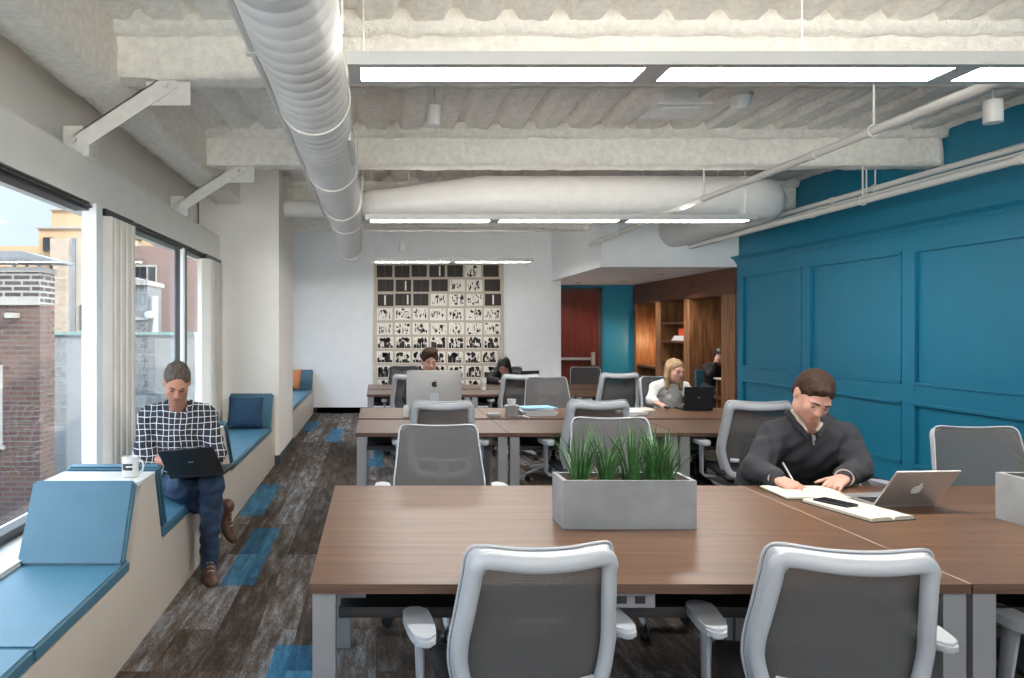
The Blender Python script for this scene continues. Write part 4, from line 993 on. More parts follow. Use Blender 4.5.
# ------------------------------------------------------------------ people: one smooth surface per figure, grown from a distance field
class SDF:
    def __init__(s, lo, hi, h):
        s.lo = np.array(lo, np.float32); s.h = h; n = np.ceil((np.array(hi)-np.array(lo))/h).astype(int)+1
        s.n = n; s.F = np.full(tuple(n), .5, np.float32); s.ax = [s.lo[i]+h*np.arange(n[i], dtype=np.float32) for i in range(3)]
    def _sub(s, lo, hi, pad):
        sl = []
        for i in range(3):
            a = int(max(0, math.floor((lo[i]-pad-s.lo[i])/s.h))); c = int(min(s.n[i], math.ceil((hi[i]+pad-s.lo[i])/s.h)+1))
            if c <= a: return None
            sl.append(slice(a, c))
        X = s.ax[0][sl[0]][:, None, None]; Y = s.ax[1][sl[1]][None, :, None]; Z = s.ax[2][sl[2]][None, None, :]
        return tuple(sl), X, Y, Z
    def _put(s, sl, d, k, sub):
        f = s.F[sl]
        if sub:
            d = -d; q = np.clip(.5-.5*(f-d)/k, 0, 1) if k else None
            s.F[sl] = f*(1-q)+d*q+k*q*(1-q) if k else np.maximum(f, d)
        else:
            if k: q = np.clip(.5+.5*(f-d)/k, 0, 1); s.F[sl] = f*(1-q)+d*q-k*q*(1-q)
            else: s.F[sl] = np.minimum(f, d)
    def cap(s, a, b, ra, rb=None, k=.01, sub=False):
        a = np.array(a, float); b = np.array(b, float); rb = ra if rb is None else rb; m = max(ra, rb)
        r = s._sub(np.minimum(a, b)-m, np.maximum(a, b)+m, k+3*s.h)
        if r is None: return s
        sl, X, Y, Z = r; ba = b-a; L = max(float(ba @ ba), 1e-9)
        px, py, pz = X-a[0], Y-a[1], Z-a[2]
        t = np.clip((px*ba[0]+py*ba[1]+pz*ba[2])/L, 0, 1)
        d = np.sqrt((px-ba[0]*t)**2+(py-ba[1]*t)**2+(pz-ba[2]*t)**2)-(ra+(rb-ra)*t)
        s._put(sl, d, k, sub); return s
    def ell(s, c, r, R=None, k=.01, sub=False):
        c = np.array(c, float); m = max(r)
        q = s._sub(c-m, c+m, k+3*s.h)
        if q is None: return s
        sl, X, Y, Z = q; px, py, pz = X-c[0], Y-c[1], Z-c[2]
        if R is not None:
            A = np.array(R)      # columns are the local axes
            px, py, pz = (px*A[0, 0]+py*A[1, 0]+pz*A[2, 0]), (px*A[0, 1]+py*A[1, 1]+pz*A[2, 1]), (px*A[0, 2]+py*A[1, 2]+pz*A[2, 2])
        l0 = np.sqrt((px/r[0])**2+(py/r[1])**2+(pz/r[2])**2); l1 = np.sqrt((px/r[0]**2)**2+(py/r[1]**2)**2+(pz/r[2]**2)**2)+1e-6
        d = l0*(l0-1)/l1
        s._put(sl, d.astype(np.float32), k, sub); return s
    def cut(s, p, n, k=0):
        """remove what lies on the side n points to"""
        p, n = np.array(p, float), np.array(n, float); n = n/np.linalg.norm(n)
        X = s.ax[0][:, None, None]; Y = s.ax[1][None, :, None]; Z = s.ax[2][None, None, :]
        d = (X-p[0])*n[0]+(Y-p[1])*n[1]+(Z-p[2])*n[2]
        s.F = np.maximum(s.F, d.astype(np.float32)); return s
    def noise(s, amp, sc, ph=0, dirz=1.0):
        X = s.ax[0][:, None, None]; Y = s.ax[1][None, :, None]; Z = s.ax[2][None, None, :]
        w = np.sin(X*sc+2.1*np.sin(Z*sc*.61+ph)+ph)*np.sin(Z*sc*dirz*1.3+1.7*np.sin(Y*sc*.7+ph*2)+1.3*np.sin(X*sc*.5))+.5*np.sin(X*sc*1.9-Z*sc*1.7*dirz+Y*sc*1.1+ph)
        s.F = s.F+(amp*w).astype(np.float32); return s
    def mesh(s, name, mat, parent=None, off=(0, 0, 0), smooth_it=2):
        Fv = s.F; ins = Fv < 0; nx, ny, nz = Fv.shape
        cnt = np.zeros((nx-1, ny-1, nz-1), np.int8)
        for i in (0, 1):
            for j in (0, 1):
                for k in (0, 1): cnt += ins[i:nx-1+i, j:ny-1+j, k:nz-1+k]
        act = (cnt > 0) & (cnt < 8); I = np.argwhere(act); idx = np.full(act.shape, -1, np.int64); idx[act] = np.arange(len(I))
        acc = np.zeros((len(I), 3)); num = np.zeros(len(I))
        cs = [(i, j, k) for i in (0, 1) for j in (0, 1) for k in (0, 1)]
        for a in cs:
            for ax in range(3):
                if a[ax]: continue
                c = list(a); c[ax] = 1
                fa = Fv[I[:, 0]+a[0], I[:, 1]+a[1], I[:, 2]+a[2]]; fb = Fv[I[:, 0]+c[0], I[:, 1]+c[1], I[:, 2]+c[2]]
                m = (fa < 0) != (fb < 0); t = np.where(m, fa/np.where(m, fa-fb, 1), 0)
                p = np.tile(np.array(a, float), (len(I), 1)); p[:, ax] += t
                acc[m] += p[m]; num[m] += 1
        V = (I+acc/num[:, None])*s.h+s.lo
        faces = []
        for ax in range(3):
            u, v = [(1, 2), (2, 0), (0, 1)][ax]
            A = [slice(None)]*3; B = [slice(None)]*3; A[ax] = slice(0, -1); B[ax] = slice(1, None)
            ch = ins[tuple(A)] != ins[tuple(B)]; E = np.argwhere(ch)
            E = E[(E[:, u] > 0) & (E[:, v] > 0) & (E[:, u] < Fv.shape[u]-1) & (E[:, v] < Fv.shape[v]-1)]
            def g(du, dv):
                q = E.copy(); q[:, u] -= du; q[:, v] -= dv; return idx[q[:, 0], q[:, 1], q[:, 2]]
            Q = np.stack([g(1, 1), g(0, 1), g(0, 0), g(1, 0)], 1)
            fl = ins[E[:, 0], E[:, 1], E[:, 2]]; Q[~fl] = Q[~fl][:, ::-1]; faces.append(Q)
        Q = np.concatenate(faces); Q = Q[(Q >= 0).all(1)]
        for _ in range(smooth_it):                     # light Laplacian smoothing
            S = np.zeros_like(V); C = np.zeros(len(V))
            for i in range(4):
                a, c = Q[:, i], Q[:, (i+1) % 4]
                for d in range(3): S[:, d] += np.bincount(a, V[c, d], len(V))+np.bincount(c, V[a, d], len(V))
                C += np.bincount(a, minlength=len(V))+np.bincount(c, minlength=len(V))
            V = V*.5+.5*S/np.maximum(C, 1)[:, None]
        V = V-np.array(off)
        me = bpy.data.meshes.new(name); me.vertices.add(len(V)); me.vertices.foreach_set('co', V.astype(np.float32).ravel())
        me.loops.add(len(Q)*4); me.loops.foreach_set('vertex_index', Q.astype(np.int32).ravel())
        me.polygons.add(len(Q)); me.polygons.foreach_set('loop_start', np.arange(0, len(Q)*4, 4, dtype=np.int32)); me.polygons.foreach_set('loop_total', np.full(len(Q), 4, np.int32))
        me.update(calc_edges=True); me.validate(); me.polygons.foreach_set('use_smooth', [True]*len(me.polygons)); me.materials.append(M[mat])
        o = bpy.data.objects.new(name, me); COL.objects.link(o)
        if parent is not None: o.parent = parent
        return o

def axes(fwd, up):
    y = Vector(fwd).normalized(); x = y.cross(Vector(up)).normalized(); z = x.cross(y)
    return Matrix((x, y, z)).transposed()
def lerpv(a, b, t): return Vector(a)*(1-t)+Vector(b)*t

def hand(S, wrist, kn, nrm, curl, side, sc=1.0, thumb=(.5, .3)):
    """palm from wrist towards kn (middle knuckle), nrm points out of the BACK of the hand, curl = bend per joint for 4 fingers"""
    w = Vector(wrist); d = (Vector(kn)-w).normalized(); n = Vector(nrm); n = (n-d*n.dot(d)).normalized(); lat = d.cross(n).normalized()*side  # towards the thumb
    L = .088*sc
    roots = []
    for i, o in enumerate((.028, .0095, -.0095, -.027)):
        kx = w+d*(L-.004*abs(i-1))+lat*o*sc+n*(.002-.003*(i == 3)); roots.append(kx)
        S.cap(w+lat*o*.5*sc, kx, .0155*sc, .0115*sc, k=.008)
    S.ell(w+d*L*.4-n*.006, (.030*sc, .030*sc, .016*sc), axes(d, n), k=.01)
    lens = ((.042, .025, .020), (.046, .029, .021), (.043, .027, .021), (.033, .021, .018))
    for i, r in enumerate(roots):
        p = r; a = 0; dd = d+lat*(.10-.07*i)
        for j, l in enumerate(lens[i]):
            a += curl[i][j]; v = (dd*math.cos(a)-n*math.sin(a)).normalized(); q = p+v*l*sc
            S.cap(p, q, (.0092-.0009*j)*sc, (.0084-.0009*j)*sc, k=.0025); p = q
    b0 = w+d*.022*sc+lat*.020*sc-n*.004; v = (d*thumb[0]+lat*.8-n*thumb[1]).normalized(); b1 = b0+v*.042*sc
    S.cap(b0, b1, .0145*sc, .0105*sc, k=.008); v2 = (v+d*.6-n*.15).normalized(); b2 = b1+v2*.032*sc; S.cap(b1, b2, .0105*sc, .0095*sc, k=.003); S.cap(b2, b2+(v2+d*.3)*.022*sc, .0095*sc, .007*sc, k=.003)
    return roots

def head(S, c, R, sc=1.0, female=False):
    P = lambda x, y, z: Vector(c)+R @ (Vector((x, y, z))*sc)
    E = lambda x, y, z, r, k=.012, sub=False: S.ell(P(x, y, z), [q*sc for q in r], R, k, sub)
    E(0, -.018, .035, (.076, .094, .084), .02); E(0, .025, -.02, (.064, .066, .088), .03)
    E(0, .028, -.068, (.054 if not female else .047, .056, .042), .025); E(0, .060, -.096, (.027, .024, .020), .02)
    for s in (-1, 1):
        E(s*.040, .060, -.028, (.022, .022, .022), .02)
        E(s*.048, .012, -.070, (.016, .034, .026), .02)
        E(s*.031, .096, .002, (.019, .014, .013), .008, True)
        E(s*.031, .0745, .001, (.0135, .0125, .0125), .003)
        S.cap(P(s*.014, .088, .020), P(s*.046, .078, .021), .0085*sc, .007*sc, k=.010)
        E(s*.0765, -.012, -.005, (.006, .019, .031), .004); E(s*.080, -.018, .008, (.006, .014, .018), .004)
        E(s*.010, .098, -.034, (.008, .010, .007), .006)
    S.cap(P(0, .088, .010), P(0, .106, -.030), .0075*sc, .0115*sc, k=.010)
    E(0, .089, -.056, (.023, .010, .0055), .006); E(0, .087, -.0665, (.020, .010, .006), .005)
    E(0, .100, -.0615, (.020, .004, .0012), .002, True)
def face_parts(root, c, R, sc, off, brow, gaze=-.004, lip='lip'):
    P = lambda x, y, z: Vector(c)+R @ (Vector((x, y, z))*sc)-Vector(off)
    R3 = R
    for s in (-1, 1):
        b = MB(); b.ell(P(s*.031, .0865, gaze), (.0125*sc, .0022*sc, .0026*sc), R3, 10); b.build('eye', 'eyed', root, smooth='all')
        b = MB(); pts = [P(s*.014, .0965, .019), P(s*.030, .0945, .025), P(s*.047, .084, .020)]; b.tube(pts, [.0035*sc, .0040*sc, .002*sc], 6); b.build('eyebrow', brow, root, smooth='all')
    b = MB(); b.ell(P(0, .0955, -.0565), (.020*sc, .0035*sc, .0035*sc), R3, 10); b.ell(P(0, .0935, -.0665), (.017*sc, .0035*sc, .0042*sc), R3, 10); b.build('lips', lip, root, smooth='all')

def torso(S, J, g=0, k=.05, bulk=1.0, female=False):
    pel, neck, sl_, sr = (Vector(J[q]) for q in ('pelvis', 'neck', 'shL', 'shR'))
    ctrl = Vector(J.get('chest', lerpv(pel, neck, .62))); xax = (sr-sl_).normalized(); up = (neck-pel).normalized()
    def A(u):
        z = Vector(u).normalized(); x = (xax-z*xax.dot(z)).normalized(); return Matrix((x, z.cross(x), z)).transposed()
    B = bulk
    belly = Vector(J.get('belly', lerpv(pel, ctrl, .5)))
    S.ell(pel, (.165*B+g, .120*B+g, .115+g), A(up), k)
    S.ell(belly, (.142*B+g, .108*B+g, .15+g), A(ctrl-pel), k)
    S.ell(ctrl, (.160*B+g, .108*B+g, .165+g), A(neck-belly), k)
    m = lerpv(sl_, sr, .5); S.cap(lerpv(m, sl_, .55), lerpv(m, sr, .55), .068*B+g, k=k)
    for q in (sl_, sr):
        S.cap(lerpv(neck, q, .12)+Vector((0, 0, -.005)), q, .046+g, .050*B+g, k=k*.7)
    if female:
        f = A(up).col[1]
        for s in (-1, 1): S.ell(ctrl+Vector(f)*.075+xax*s*.065-up*.01, (.055+g, .05+g, .055+g), None, .03)
def arm(S, sh, el, wr, g=0, k=.03, t1=1.0, B=1.0, r=(.050, .043, .040, .029)):
    sh, el, wr = Vector(sh), Vector(el), Vector(wr)
    S.cap(sh, el, r[0]*B+g, r[1]*B+g, k=k)
    if t1 > 0: S.cap(el, lerpv(el, wr, t1), r[2]*B+g, lerp(r[2]*B, r[3], t1)+g, k=k*.6)
def leg(S, hip, knee, ank, g=0, k=.03, t1=1.0, r=(.088, .062, .056, .040)):
    hip, knee, ank = Vector(hip), Vector(knee), Vector(ank)
    S.cap(hip, knee, r[0]+g, r[1]+g, k=k); S.ell(lerpv(knee, ank, .30), (.052+g, .056+g, .10+g), None, .03)
    S.cap(knee, lerpv(knee, ank, t1), r[2]+g, lerp(r[2], r[3], t1)+g, k=k*.6)
def boots(root, ank, toe, off, mat='brownl', sole='sole', roll=None, laces=True, shaft=.12, up=(0, 0, 1)):
    ank, toe = Vector(ank), Vector(toe); up = Vector(up).normalized(); d = (toe-ank); d = (d-up*d.dot(up)).normalized()
    base = ank-up*.085; lo = [min(ank[i], toe[i])-.18 for i in range(3)]; hi = [max(ank[i], toe[i])+.18 for i in range(3)]
    S = SDF(lo, hi, .005); R = axes(d, up)
    S.ell(base-d*.035+up*.045, (.036, .048, .045), R, .02); S.ell(base+d*.075+up*.040, (.042, .085, .036), R, .02); S.ell(base+d*.15+up*.032, (.042, .052, .030), R, .02)
    S.cap(base+d*.0+up*.05, base-d*.005+up*(.07+shaft*.6), .042, .046, k=.02); S.cap(base+d*.10+up*.05, base+up*.11, .030, .036, k=.03)
    S.cut(base+up*.012, -up)
    S.mesh('boot', mat, root, off)
    S = SDF(lo, hi, .005); S.ell(base-d*.035+up*.012, (.038, .050, .03), R, .01); S.ell(base+d*.06+up*.012, (.038, .10, .03), R, .02); S.ell(base+d*.15+up*.012, (.045, .056, .03), R, .02)
    S.cut(base+up*.016, up); S.cut(base-up*.004, -up); S.mesh('boot_sole', sole, root, off, 1)
    if laces:
        b = MB(); x = R @ Vector((1, 0, 0))
        for i in range(5):
            q = i/4; c = base+d*lerp(.125, .045, q)+up*lerp(.074, .150, q)-Vector(off); 
            b.tube([c-x*.020-up*.010, c-up*.002, c+x*.020-up*.010], .0026, 6)
        b.build('boot_laces', 'lace', root, smooth='all')
def bounds(pts, pad):
    P = [Vector(p) for p in pts]
    return [min(p[i] for p in P)-pad for i in range(3)], [max(p[i] for p in P)+pad for i in range(3)]
def cloth_over(J):
    return [Vector(J[k]) for k in ('pelvis', 'neck', 'shL', 'shR', 'elL', 'elR', 'wrL', 'wrR')]

def person(label, J, hR, hc, hsc=1.0, skin='skin', shirt='sweater', trousers='jeans', h=.006, bulk=1.0, female=False, hands=None, hair=None, hairm='hairb', brow='hairb',
           sleeve=1.0, shoe=None, fold=.004, faceit=True, gh=.010, legs=True, neckr=.054, collar=None, neckup=.045):
    off = Vector((J['pelvis'][0], J['pelvis'][1], 0))
    root_empty = None
    pts = cloth_over(J)+[Vector(hc)]+([Vector(J[k]) for k in ('hipL', 'hipR', 'knL', 'knR', 'anL', 'anR')] if legs else [])
    lo, hi = bounds(pts, .20)
    S = SDF(lo, hi, h)
    torso(S, J, -.008, bulk=bulk, female=female)
    S.cap(Vector(J['neck'])-Vector((0, 0, .03)), Vector(hc)+hR @ Vector((0, -.025, -.05))*hsc, (neckr+.004)*hsc, neckr*hsc, k=.02)
    head(S, hc, hR, hsc, female)
    for a in 'LR':
        arm(S, J['sh'+a], J['el'+a], J['wr'+a], -.006, B=bulk)
        if hands: hd = hands[a]; hand(S, J['wr'+a], hd['kn'], hd['n'], hd['curl'], hd['side'], hd.get('sc', 1.0), hd.get('thumb', (.5, .3)))
        if legs: leg(S, J['hip'+a], J['kn'+a], J['an'+a], -.008)
    body = S.mesh('person', skin, None, off); body.location = off
    tag(body, label, 'person')
    if faceit: face_parts(body, hc, hR, hsc, off, brow)
    # upper garment
    S = SDF(lo, hi, h); torso(S, J, gh, bulk=bulk, female=female)
    for a in 'LR': arm(S, J['sh'+a], J['el'+a], J['wr'+a], gh+.003, B=bulk, t1=sleeve)
    if fold: S.noise(fold, 38, 1.0)
    nk = Vector(J['neck']); up = (Vector(hc)-nk).normalized()
    S.ell(nk+up*neckup+hR @ Vector((0, .015, 0)), (.062*hsc, .066*hsc, .050), None, .008, True)
    if collar:
        for a_, b_ in collar['lapel']: S.cap(a_, b_, .019, .012, k=.008)
        S.cap(*collar['v'], .050, .012, k=.004, sub=True)
    S.mesh('shirt', shirt, body, off)
    if collar:
        S = SDF(*bounds([nk, collar['v'][1]], .13), .004); torso(S, J, gh-.011, bulk=bulk); S.ell(nk+up*.045+hR @ Vector((0, .015, 0)), (.058*hsc, .062*hsc, .050), None, .008, True)
        for a_, b_ in collar['flap']: S.cap(a_, b_, .015, .007, k=.006)
        S.cut(collar['v'][1]-Vector((0, 0, .02)), (0, 0, -1)); S.cut(nk+Vector((0, .01, 0)), (0, 1, 0)); S.ell(nk+Vector((0, -.08, .035)), (.030, .06, .045), None, .008, True)
        S.mesh('collar', collar.get('mat', 'collar'), body, off, 1)
    if False:
        S = SDF(*bounds([nk], .14), .004); S.cap(nk-up*.02, nk+up*.035, .076, .066, k=.01); S.cap(nk-up*.10, nk+up*.10, .060, .058, k=.004, sub=True)
        fw = hR @ Vector((0, 1, 0)); fw = Vector((fw.x, fw.y, 0)).normalized(); c0 = nk+fw*.075
        for s in (-1, 1):
            x = fw.cross(Vector((0, 0, 1)))*s; S.cap(c0+x*.018+up*.012, c0+x*.040-up*.035+fw*.01, .011, .006, k=.006)
        S.ell(c0+fw*.02-up*.01, (.012, .03, .05), None, .004, True)
        S.mesh('collar', collar, body, off, 1)
    if legs:
        S = SDF(lo, hi, h)
        S.cap(Vector(J['hipL'])+Vector((0, 0, .03)), Vector(J['hipR'])+Vector((0, 0, .03)), .115, k=.03)
        S.ell(Vector(J['pelvis'])+Vector((0, 0, -.01)), (.165*bulk, .13*bulk, .11), None, .03)
        for a in 'LR': leg(S, J['hip'+a], J['kn'+a], J['an'+a], .008+.004*bulk, t1=.97)
        if fold: S.noise(fold*.9, 42, 2.0)
        S.mesh('trousers', trousers, body, off)
        for a in 'LR':
            if shoe and shoe.get(a): boots(body, J['an'+a], shoe[a]['toe'], off, shoe.get('mat', 'brownl'), shoe.get('sole', 'sole'), up=shoe[a].get('up', (0, 0, 1)), laces=shoe.get('laces', True), shaft=shoe.get('shaft', .12))
    # hair
    if hair:
        lo2, hi2 = bounds([Vector(hc)], .30); lo2[2] -= .15
        S = SDF(lo2, hi2, .0045 if h < .008 else .007)
        P = lambda x, y, z: Vector(hc)+hR @ (Vector((x, y, z))*hsc)
        E = lambda x, y, z, r, k=.012, sub=False: S.ell(P(x, y, z), [q*hsc for q in r], hR, k, sub)
        hair(S, P, E, hR, hsc); S.noise(.0022, 120, .4, .3)
        S.mesh('hair', hairm, body, off, 1)
    return body
def hair_short(th=.010, front=.045, top=.0, part=False):
    def f(S, P, E, R, sc):
        E(0, -.020, .037, (.076+th, .094+th, .084+th), .01)
        E(0, -.055, -.015, (.066+th*.6, .055+th*.6, .060), .02)
        if top:
            E(.012, .045, .105, (.055, .045, .022+top), .02); E(-.02, .01, .115, (.055, .06, .02+top), .02)
        if part: E(.020, .070, .080, (.040, .018, .020), .02)
        E(0, .115, front-.075, (.066, .085, .085), .006, True)
        for s in (-1, 1): E(s*.078, -.004, -.020, (.022, .032, .042), .006, True)
        E(0, .02, -.115, (.12, .16, .06), .01, True)
    return f
def hair_long(th=.014, length=.20, front=.055):
    def f(S, P, E, R, sc):
        E(0, -.020, .037, (.076+th, .094+th, .084+th), .01)
        E(0, -.06, -.05, (.078, .05, .11), .02)
        for s in (-1, 1):
            S.cap(P(s*.078, -.005, .03), P(s*.083, .0, -.07), .026*sc, .027*sc, k=.02)
            S.cap(P(s*.083, .0, -.07), P(s*.085, .015, -length+.02), .027*sc, .020*sc, k=.02)
        E(0, .115, front-.085, (.060, .085, .100), .006, True)
    return f
ST = [(.25, .25, .15)]*4          # a relaxed hand
TY = [(.35, .5, .3)]*4

# man on the window bench with the laptop on his lap
T = at
hc1 = T(177, 382.5, 4.44); f1 = Vector((.24, -.84, -.55)); R1 = axes(f1, (.10, -.2, 1))
J = dict(pelvis=T(184, 478, 4.78), neck=T(178, 409, 4.66), chest=T(180, 436, 4.68), belly=T(183, 462, 4.72),
         shL=T(150, 417, 4.66), shR=T(206, 416, 4.66), elL=T(143, 456, 4.58), elR=T(216, 455, 4.60), wrL=T(176, 465, 4.50), wrR=T(206, 463, 4.50),
         hipL=T(171, 484, 4.76), hipR=T(197, 484, 4.76), knL=T(183, 488, 4.36), knR=T(212, 483, 4.34), anL=T(222, 512, 4.62), anR=T(209, 566, 4.45))
man1 = person('man in checked shirt and jeans sitting on the window bench, laptop on his lap', J, R1, hc1, .98, 'skin', 'plaid', 'jeans', .006, 1.06,
       hands=dict(L=dict(kn=T(186, 466, 4.44), n=(0, -.3, 1), curl=TY, side=-1), R=dict(kn=T(199, 465, 4.44), n=(0, -.3, 1), curl=TY, side=1)),
       hair=hair_short(.005, .078), hairm='hairg', brow='hairg', sleeve=.22, gh=.014, fold=.005, neckr=.053, neckup=.080, collar=dict(mat='plaid', v=(T(178, 404, 4.54), T(181, 413, 4.53)), lapel=[(T(164, 405, 4.66), T(173, 411, 4.58)), (T(193, 405, 4.66), T(187, 411, 4.58))], flap=[(T(167, 402, 4.60), T(176, 414, 4.52)), (T(191, 402, 4.60), T(185, 414, 4.52))]),
       shoe=dict(L=dict(toe=T(232, 540, 4.60), up=(.55, -.25, .55)), R=dict(toe=T(213, 590, 4.22))))
lp = laptop('laptop', 'open black laptop resting on the lap of the man in the checked shirt', T(197, 477, 4.24), -.12, .325, .22, .215, .62, 'blackp', 'blackp', tilt=(.05, -.10))

# man writing at the front table
hc2 = T(813, 396, 3.60); f2 = Vector((-.10, -.80, -.58)); R2 = axes(f2, (.18, -.35, 1))
J = dict(pelvis=T(812, 500, 3.98), neck=T(808, 425, 3.76), chest=T(807, 452, 3.83), belly=T(810, 478, 3.92),
         shL=T(776, 436, 3.82), shR=T(844, 438, 3.80), elL=T(755, 470, 3.66), elR=T(858, 468, 3.66), wrL=T(777, 479, 3.47), wrR=T(844, 478, 3.49),
         hipL=T(796, 512, 3.96), hipR=T(832, 512, 3.96), knL=T(785, 528, 3.50), knR=T(850, 528, 3.50), anL=Vector((2.0, 3.6, .10)), anR=Vector((2.3, 3.6, .10)))
man2 = person('brown-haired man in a charcoal quarter-zip sweater writing at the front table', J, R2, hc2, 1.0, 'skin2', 'sweater', 'blackc', .006, 1.10,
       hands=dict(L=dict(kn=T(790, 485, 3.41), n=(-.25, -.2, 1), curl=[(.75, .9, .4), (.75, .9, .5), (.8, 1, .5), (.85, 1, .5)], side=-1, thumb=(.8, .4)),
                  R=dict(kn=T(833, 484, 3.42), n=(.1, -.2, 1), curl=[(.35, .5, .3)]*4, side=1)),
       hair=hair_short(.007, .064, .0, True), hairm='hairb', brow='hairb', sleeve=.86, gh=.016, fold=.005, collar=dict(v=(T(808, 413, 3.66), T(812, 434, 3.645)), lapel=[(T(788, 413, 3.76), T(807, 437, 3.665)), (T(829, 417, 3.76), T(818, 436, 3.665))], flap=[(T(794, 411, 3.70), T(807, 430, 3.635)), (T(824, 419, 3.64), T(817, 430, 3.61))]),
       shoe=dict(L=dict(toe=(1.98, 3.4, .02)), R=dict(toe=(2.32, 3.4, .02)), mat='blackp', sole='blackp', laces=False))
off = Vector(man2.location)
for a in 'LR':
    e, w_ = Vector(J['el'+a]), Vector(J['wr'+a]); d_ = (w_-e).normalized()
    b = MB(); b.tube([lerpv(e, w_, .88)-off, lerpv(e, w_, 1.0)-off], [.041, .042], 20); b.build('shirt_cuff', 'collar', man2, smooth=True)
nk = Vector(J['neck']); 
b = MB(); z0, z1 = T(812.3, 434, 3.655), T(814, 445, 3.66); b.tube([z0-off, z1-off], .004, 6); b.tube([z0+Vector((.004, -.008, -.004))-off, z0+Vector((.006, -.012, -.03))-off], .005, 6); b.build('zip', 'steel', man2)
b = MB(); c_ = T(842, 484, 3.40)
b = MB(); tip = T(797.5, 486.6, 3.385); tip.z = .7535; top_ = T(783, 463, 3.52); b.tube([tip, tip.lerp(top_, .05), top_], [.001, .0045, .005], 10); tag(b.build('pen', 'steel', smooth=True, off=tip), 'silver pen in the writing hand', 'pen')
# dark jacket hung over his chair
S = SDF(*bounds([T(741, 470, 4.1), T(790, 440, 4.2), T(800, 520, 4.2)], .18), .009)
S.cap(T(755, 445, 4.18), T(845, 442, 4.22), .035, k=.03)
for q in range(7): S.cap(T(750+q*15, 450, 4.18+.01*(q % 2)), T(744+q*16, 545, 4.2+.02*(q % 2)), .030, .034, k=.04)
S.cap(T(752, 448, 4.14), T(738, 500, 4.02), .045, .04, k=.03); S.cap(T(738, 500, 4.02), T(742, 540, 4.05), .042, .035, k=.03)
S.noise(.005, 45, .7); o = S.mesh('jacket', 'blackc', None, T(790, 520, 4.2)); o.location = T(790, 520, 4.2); tag(o, 'dark jacket hung over the chair back of the writing man', 'jacket')

# woman in white at the second row
hc3 = T(675, 371, 7.32); R3 = axes((.28, -.9, -.10), (0.05, 0, 1))
def seated(px, D, lean=.0, ztop=1.0, dx=0, face=-1):
    """generic seated joints, facing the lens"""
    x = (px-376)*D/F
    P = lambda a, y, z: Vector((x+a, D+y, z))
    return dict(pelvis=P(dx*0, .16, .56), neck=P(dx, -.0, ztop+.10), chest=P(dx*.8, .07, ztop-.12), belly=P(dx*.4, .14, ztop-.27),
                shL=P(dx-.165, .03, ztop+.03), shR=P(dx+.165, .03, ztop+.03), elL=P(-.24, -.04, .79), elR=P(.24, -.04, .79), wrL=P(-.15, -.26, .785), wrR=P(.13, -.26, .785),
                hipL=P(-.09, .13, .53), hipR=P(.09, .13, .53), knL=P(-.10, -.30, .53), knR=P(.10, -.30, .53), anL=P(-.10, -.36, .11), anR=P(.10, -.34, .11))
J = seated(671, 7.42, 0, .87)
J['shL'].x += .02; J['shR'].x -= .02; J['elR'] = Vector((3.12, 7.32, .80)); J['wrL'] = T(655, 402.0, 7.10); J['wrR'] = Vector((2.98, 7.06, .785)); J['elL'] = T(651, 400, 7.38); 
J['anL'] = T(688, 470, 6.75); J['anR'] = T(700, 458, 6.85); J['knL'] = Vector((2.80, 7.0, .55)); J['knR'] = Vector((3.0, 6.98, .56)); J['anL'] = Vector((2.80, 6.60, .12)); J['anR'] = Vector((2.95, 6.72, .14))
man = person('blond person in a white top using a mouse beside a black laptop', J, R3, hc3, .96, 'skin2', 'whitek', 'blackc', .008, .78, True,
       hands=dict(L=dict(kn=T(661, 404.5, 7.04), n=(0, -.2, 1), curl=ST, side=-1, sc=.95), R=dict(kn=Vector((2.96, 7.0, .785)), n=(0, -.2, 1), curl=TY, side=1, sc=.95)),
       hair=hair_long(.010, .20, .062), hairm='blond', brow='blond', sleeve=.93, gh=.012, fold=.004, neckr=.046,
       shoe=dict(L=dict(toe=(2.78, 6.45, .05)), R=dict(toe=(2.99, 6.55, .05)), mat='oxblood', sole='blackp', shaft=.3))
b = MB(); b.ell((0, 0, .012), (.028, .045, .016), seg=12); o = b.build('computer_mouse', 'blackp', smooth='all'); o.location = T(667, 408.5, 6.98); o.location.z = .7405; tag(o, 'black computer mouse under the hand of the blond person', 'mouse')

# man behind the large monitor
hc4 = T(429.5, 361, 7.38); R4 = axes((.12, -.9, -.22), (0.04, 0, 1))
J = seated(429, 7.5, 0, .94)
J['elL'].x += .02; J['wrL'] = Vector((J['wrL'].x+.03, 7.12, .785)); J['wrR'] = Vector((J['wrR'].x, 7.12, .785))
person('brown-haired person looking at the large monitor', J, R4, hc4, .98, 'skin2', 'blackc', 'jeans', .009, 1.0,
       hands=dict(L=dict(kn=J['wrL']+Vector((.03, -.06, 0)), n=(0, 0, 1), curl=TY, side=-1), R=dict(kn=J['wrR']+Vector((-.03, -.06, 0)), n=(0, 0, 1), curl=TY, side=1)),
       hair=hair_short(.014, .060, .008, True), hairm='hairb', brow='hairb', sleeve=.9, shoe=dict(L=dict(toe=J['anL']+Vector((0, -.2, -.09))), R=dict(toe=J['anR']+Vector((0, -.2, -.09))), mat='blackp', sole='sole', laces=False))
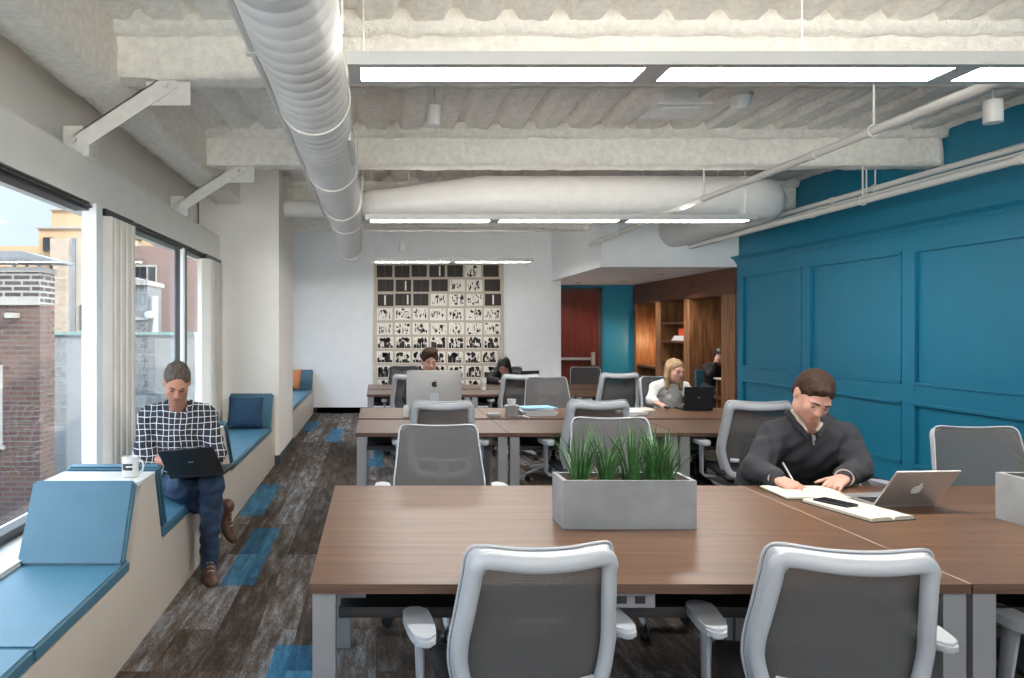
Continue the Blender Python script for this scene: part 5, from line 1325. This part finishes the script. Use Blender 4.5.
# black-haired woman at the back
hc5 = T(504, 366.5, 10.3); R5 = axes((-.35, -.75, -.5), (0, 0, 1))
J = seated(505, 10.45, 0, .79); J['wrL'] = Vector((J['wrL'].x, 9.98, .785)); J['wrR'] = Vector((J['wrR'].x, 9.98, .785)); J['elL'].y = J['elR'].y = 10.3
person('black-haired person in dark clothes bent over the back row desk', J, R5, hc5, .96, 'skin2', 'blackc', 'blackc', .010, .95, True,
       hands=dict(L=dict(kn=J['wrL']+Vector((.02, -.06, 0)), n=(0, 0, 1), curl=ST, side=-1), R=dict(kn=J['wrR']+Vector((-.02, -.06, 0)), n=(0, 0, 1), curl=TY, side=1)),
       hair=hair_long(.016, .24, .055), hairm='hairk', brow='hairk', sleeve=.9, shoe=dict(L=dict(toe=J['anL']+Vector((0, -.2, -.09))), R=dict(toe=J['anR']+Vector((0, -.2, -.09))), mat='blackp', sole='blackp', laces=False))
# person in the wood nook, hand raised to the face
x, y = WR+.22, 11.35
P = lambda a, c, z: Vector((x+a, y+c, z))
J = dict(pelvis=P(0, .25, .56), neck=P(.0, .10, .95), chest=P(0, .17, .80), belly=P(0, .22, .68), shL=P(-.15, .12, .89), shR=P(.15, .12, .89),
         elL=P(-.17, -.08, .80), elR=P(.15, -.12, .80), wrL=P(-.10, -.10, .97), wrR=P(.02, -.25, .80), hipL=P(-.09, .22, .53), hipR=P(.09, .22, .53),
         knL=P(-.10, -.16, .53), knR=P(.10, -.16, .53), anL=P(-.10, -.2, .11), anR=P(.10, -.2, .11))
person('person in black seated in the wood nook with a hand raised to the face', J, axes((.35, -.85, -.35), (0, 0, 1)), P(.03, .02, 1.085), .96, 'skin2', 'blackc', 'blackc', .012, .95,
       hands=dict(L=dict(kn=P(-.08, -.09, 1.04), n=(-.6, -.8, 0), curl=ST, side=1), R=dict(kn=P(.0, -.32, .80), n=(0, 0, 1), curl=TY, side=1)),
       hair=hair_short(.016, .055), hairm='hairk', brow='hairk', faceit=False, sleeve=.93)
t = thing('nook_table', 'small wood table with a pale top in the nook of the seated person', 'table', (x-.0, y-.42, 0))
b = MB(); b.box(-.22, .20, -.18, .14, .745, .77, bev=.004); b.build('tabletop', 'paper', t)
b = MB(); b.box(-.20, .18, -.14, -.10, .0, .745); b.box(-.20, .18, .06, .10, .0, .745); b.build('side_panel', 'shelf', t)
t = thing('side_chair', 'dark teal low seat carrying the person in the wood nook', 'chair', (x, y+.25, 0))
b = MB(); b.box(-.20, .20, -.22, .15, .36, .44, bev=.02); b.build('seat', 'tealv', t)
b = MB(); b.box(-.20, .20, .13, .19, .36, .85, bev=.02); b.build('backrest', 'tealv', t)
for sx in (-1, 1):
    for sy in (-.18, .14): b = MB(); b.box(sx*.17-.015, sx*.17+.015, sy-.015, sy+.015, 0, .37); b.build('leg', 'black', t)
# black backpack on the counter side of the bookcase
S = SDF(*bounds([T(634, 376, 12.6)], .35), .012); c = T(634, 384, 12.6)
S.ell(c, (.22, .16, .17), None, .03); S.ell(c+Vector((0, -.12, -.05)), (.16, .08, .10), None, .03); S.noise(.006, 30)
c0 = Vector((c.x, c.y, c.z)); o = S.mesh('backpack', 'blackc', None, c0); o.location = c0; tag(o, 'black backpack heaped on the low table by the teal strip of wall', 'bag')
zt = c.z-.155
t = thing('low_table', 'dark low side table under the black backpack', 'table', (c.x, c.y, 0))
b = MB(); b.box(-.33, .33, -.24, .24, zt-.03, zt, bev=.003); b.build('tabletop', 'shelfd', t)
for sx in (-.29, .29):
    for sy in (-.2, .2): b = MB(); b.box(sx-.02, sx+.02, sy-.02, sy+.02, 0, zt-.03); b.build('leg', 'black', t)
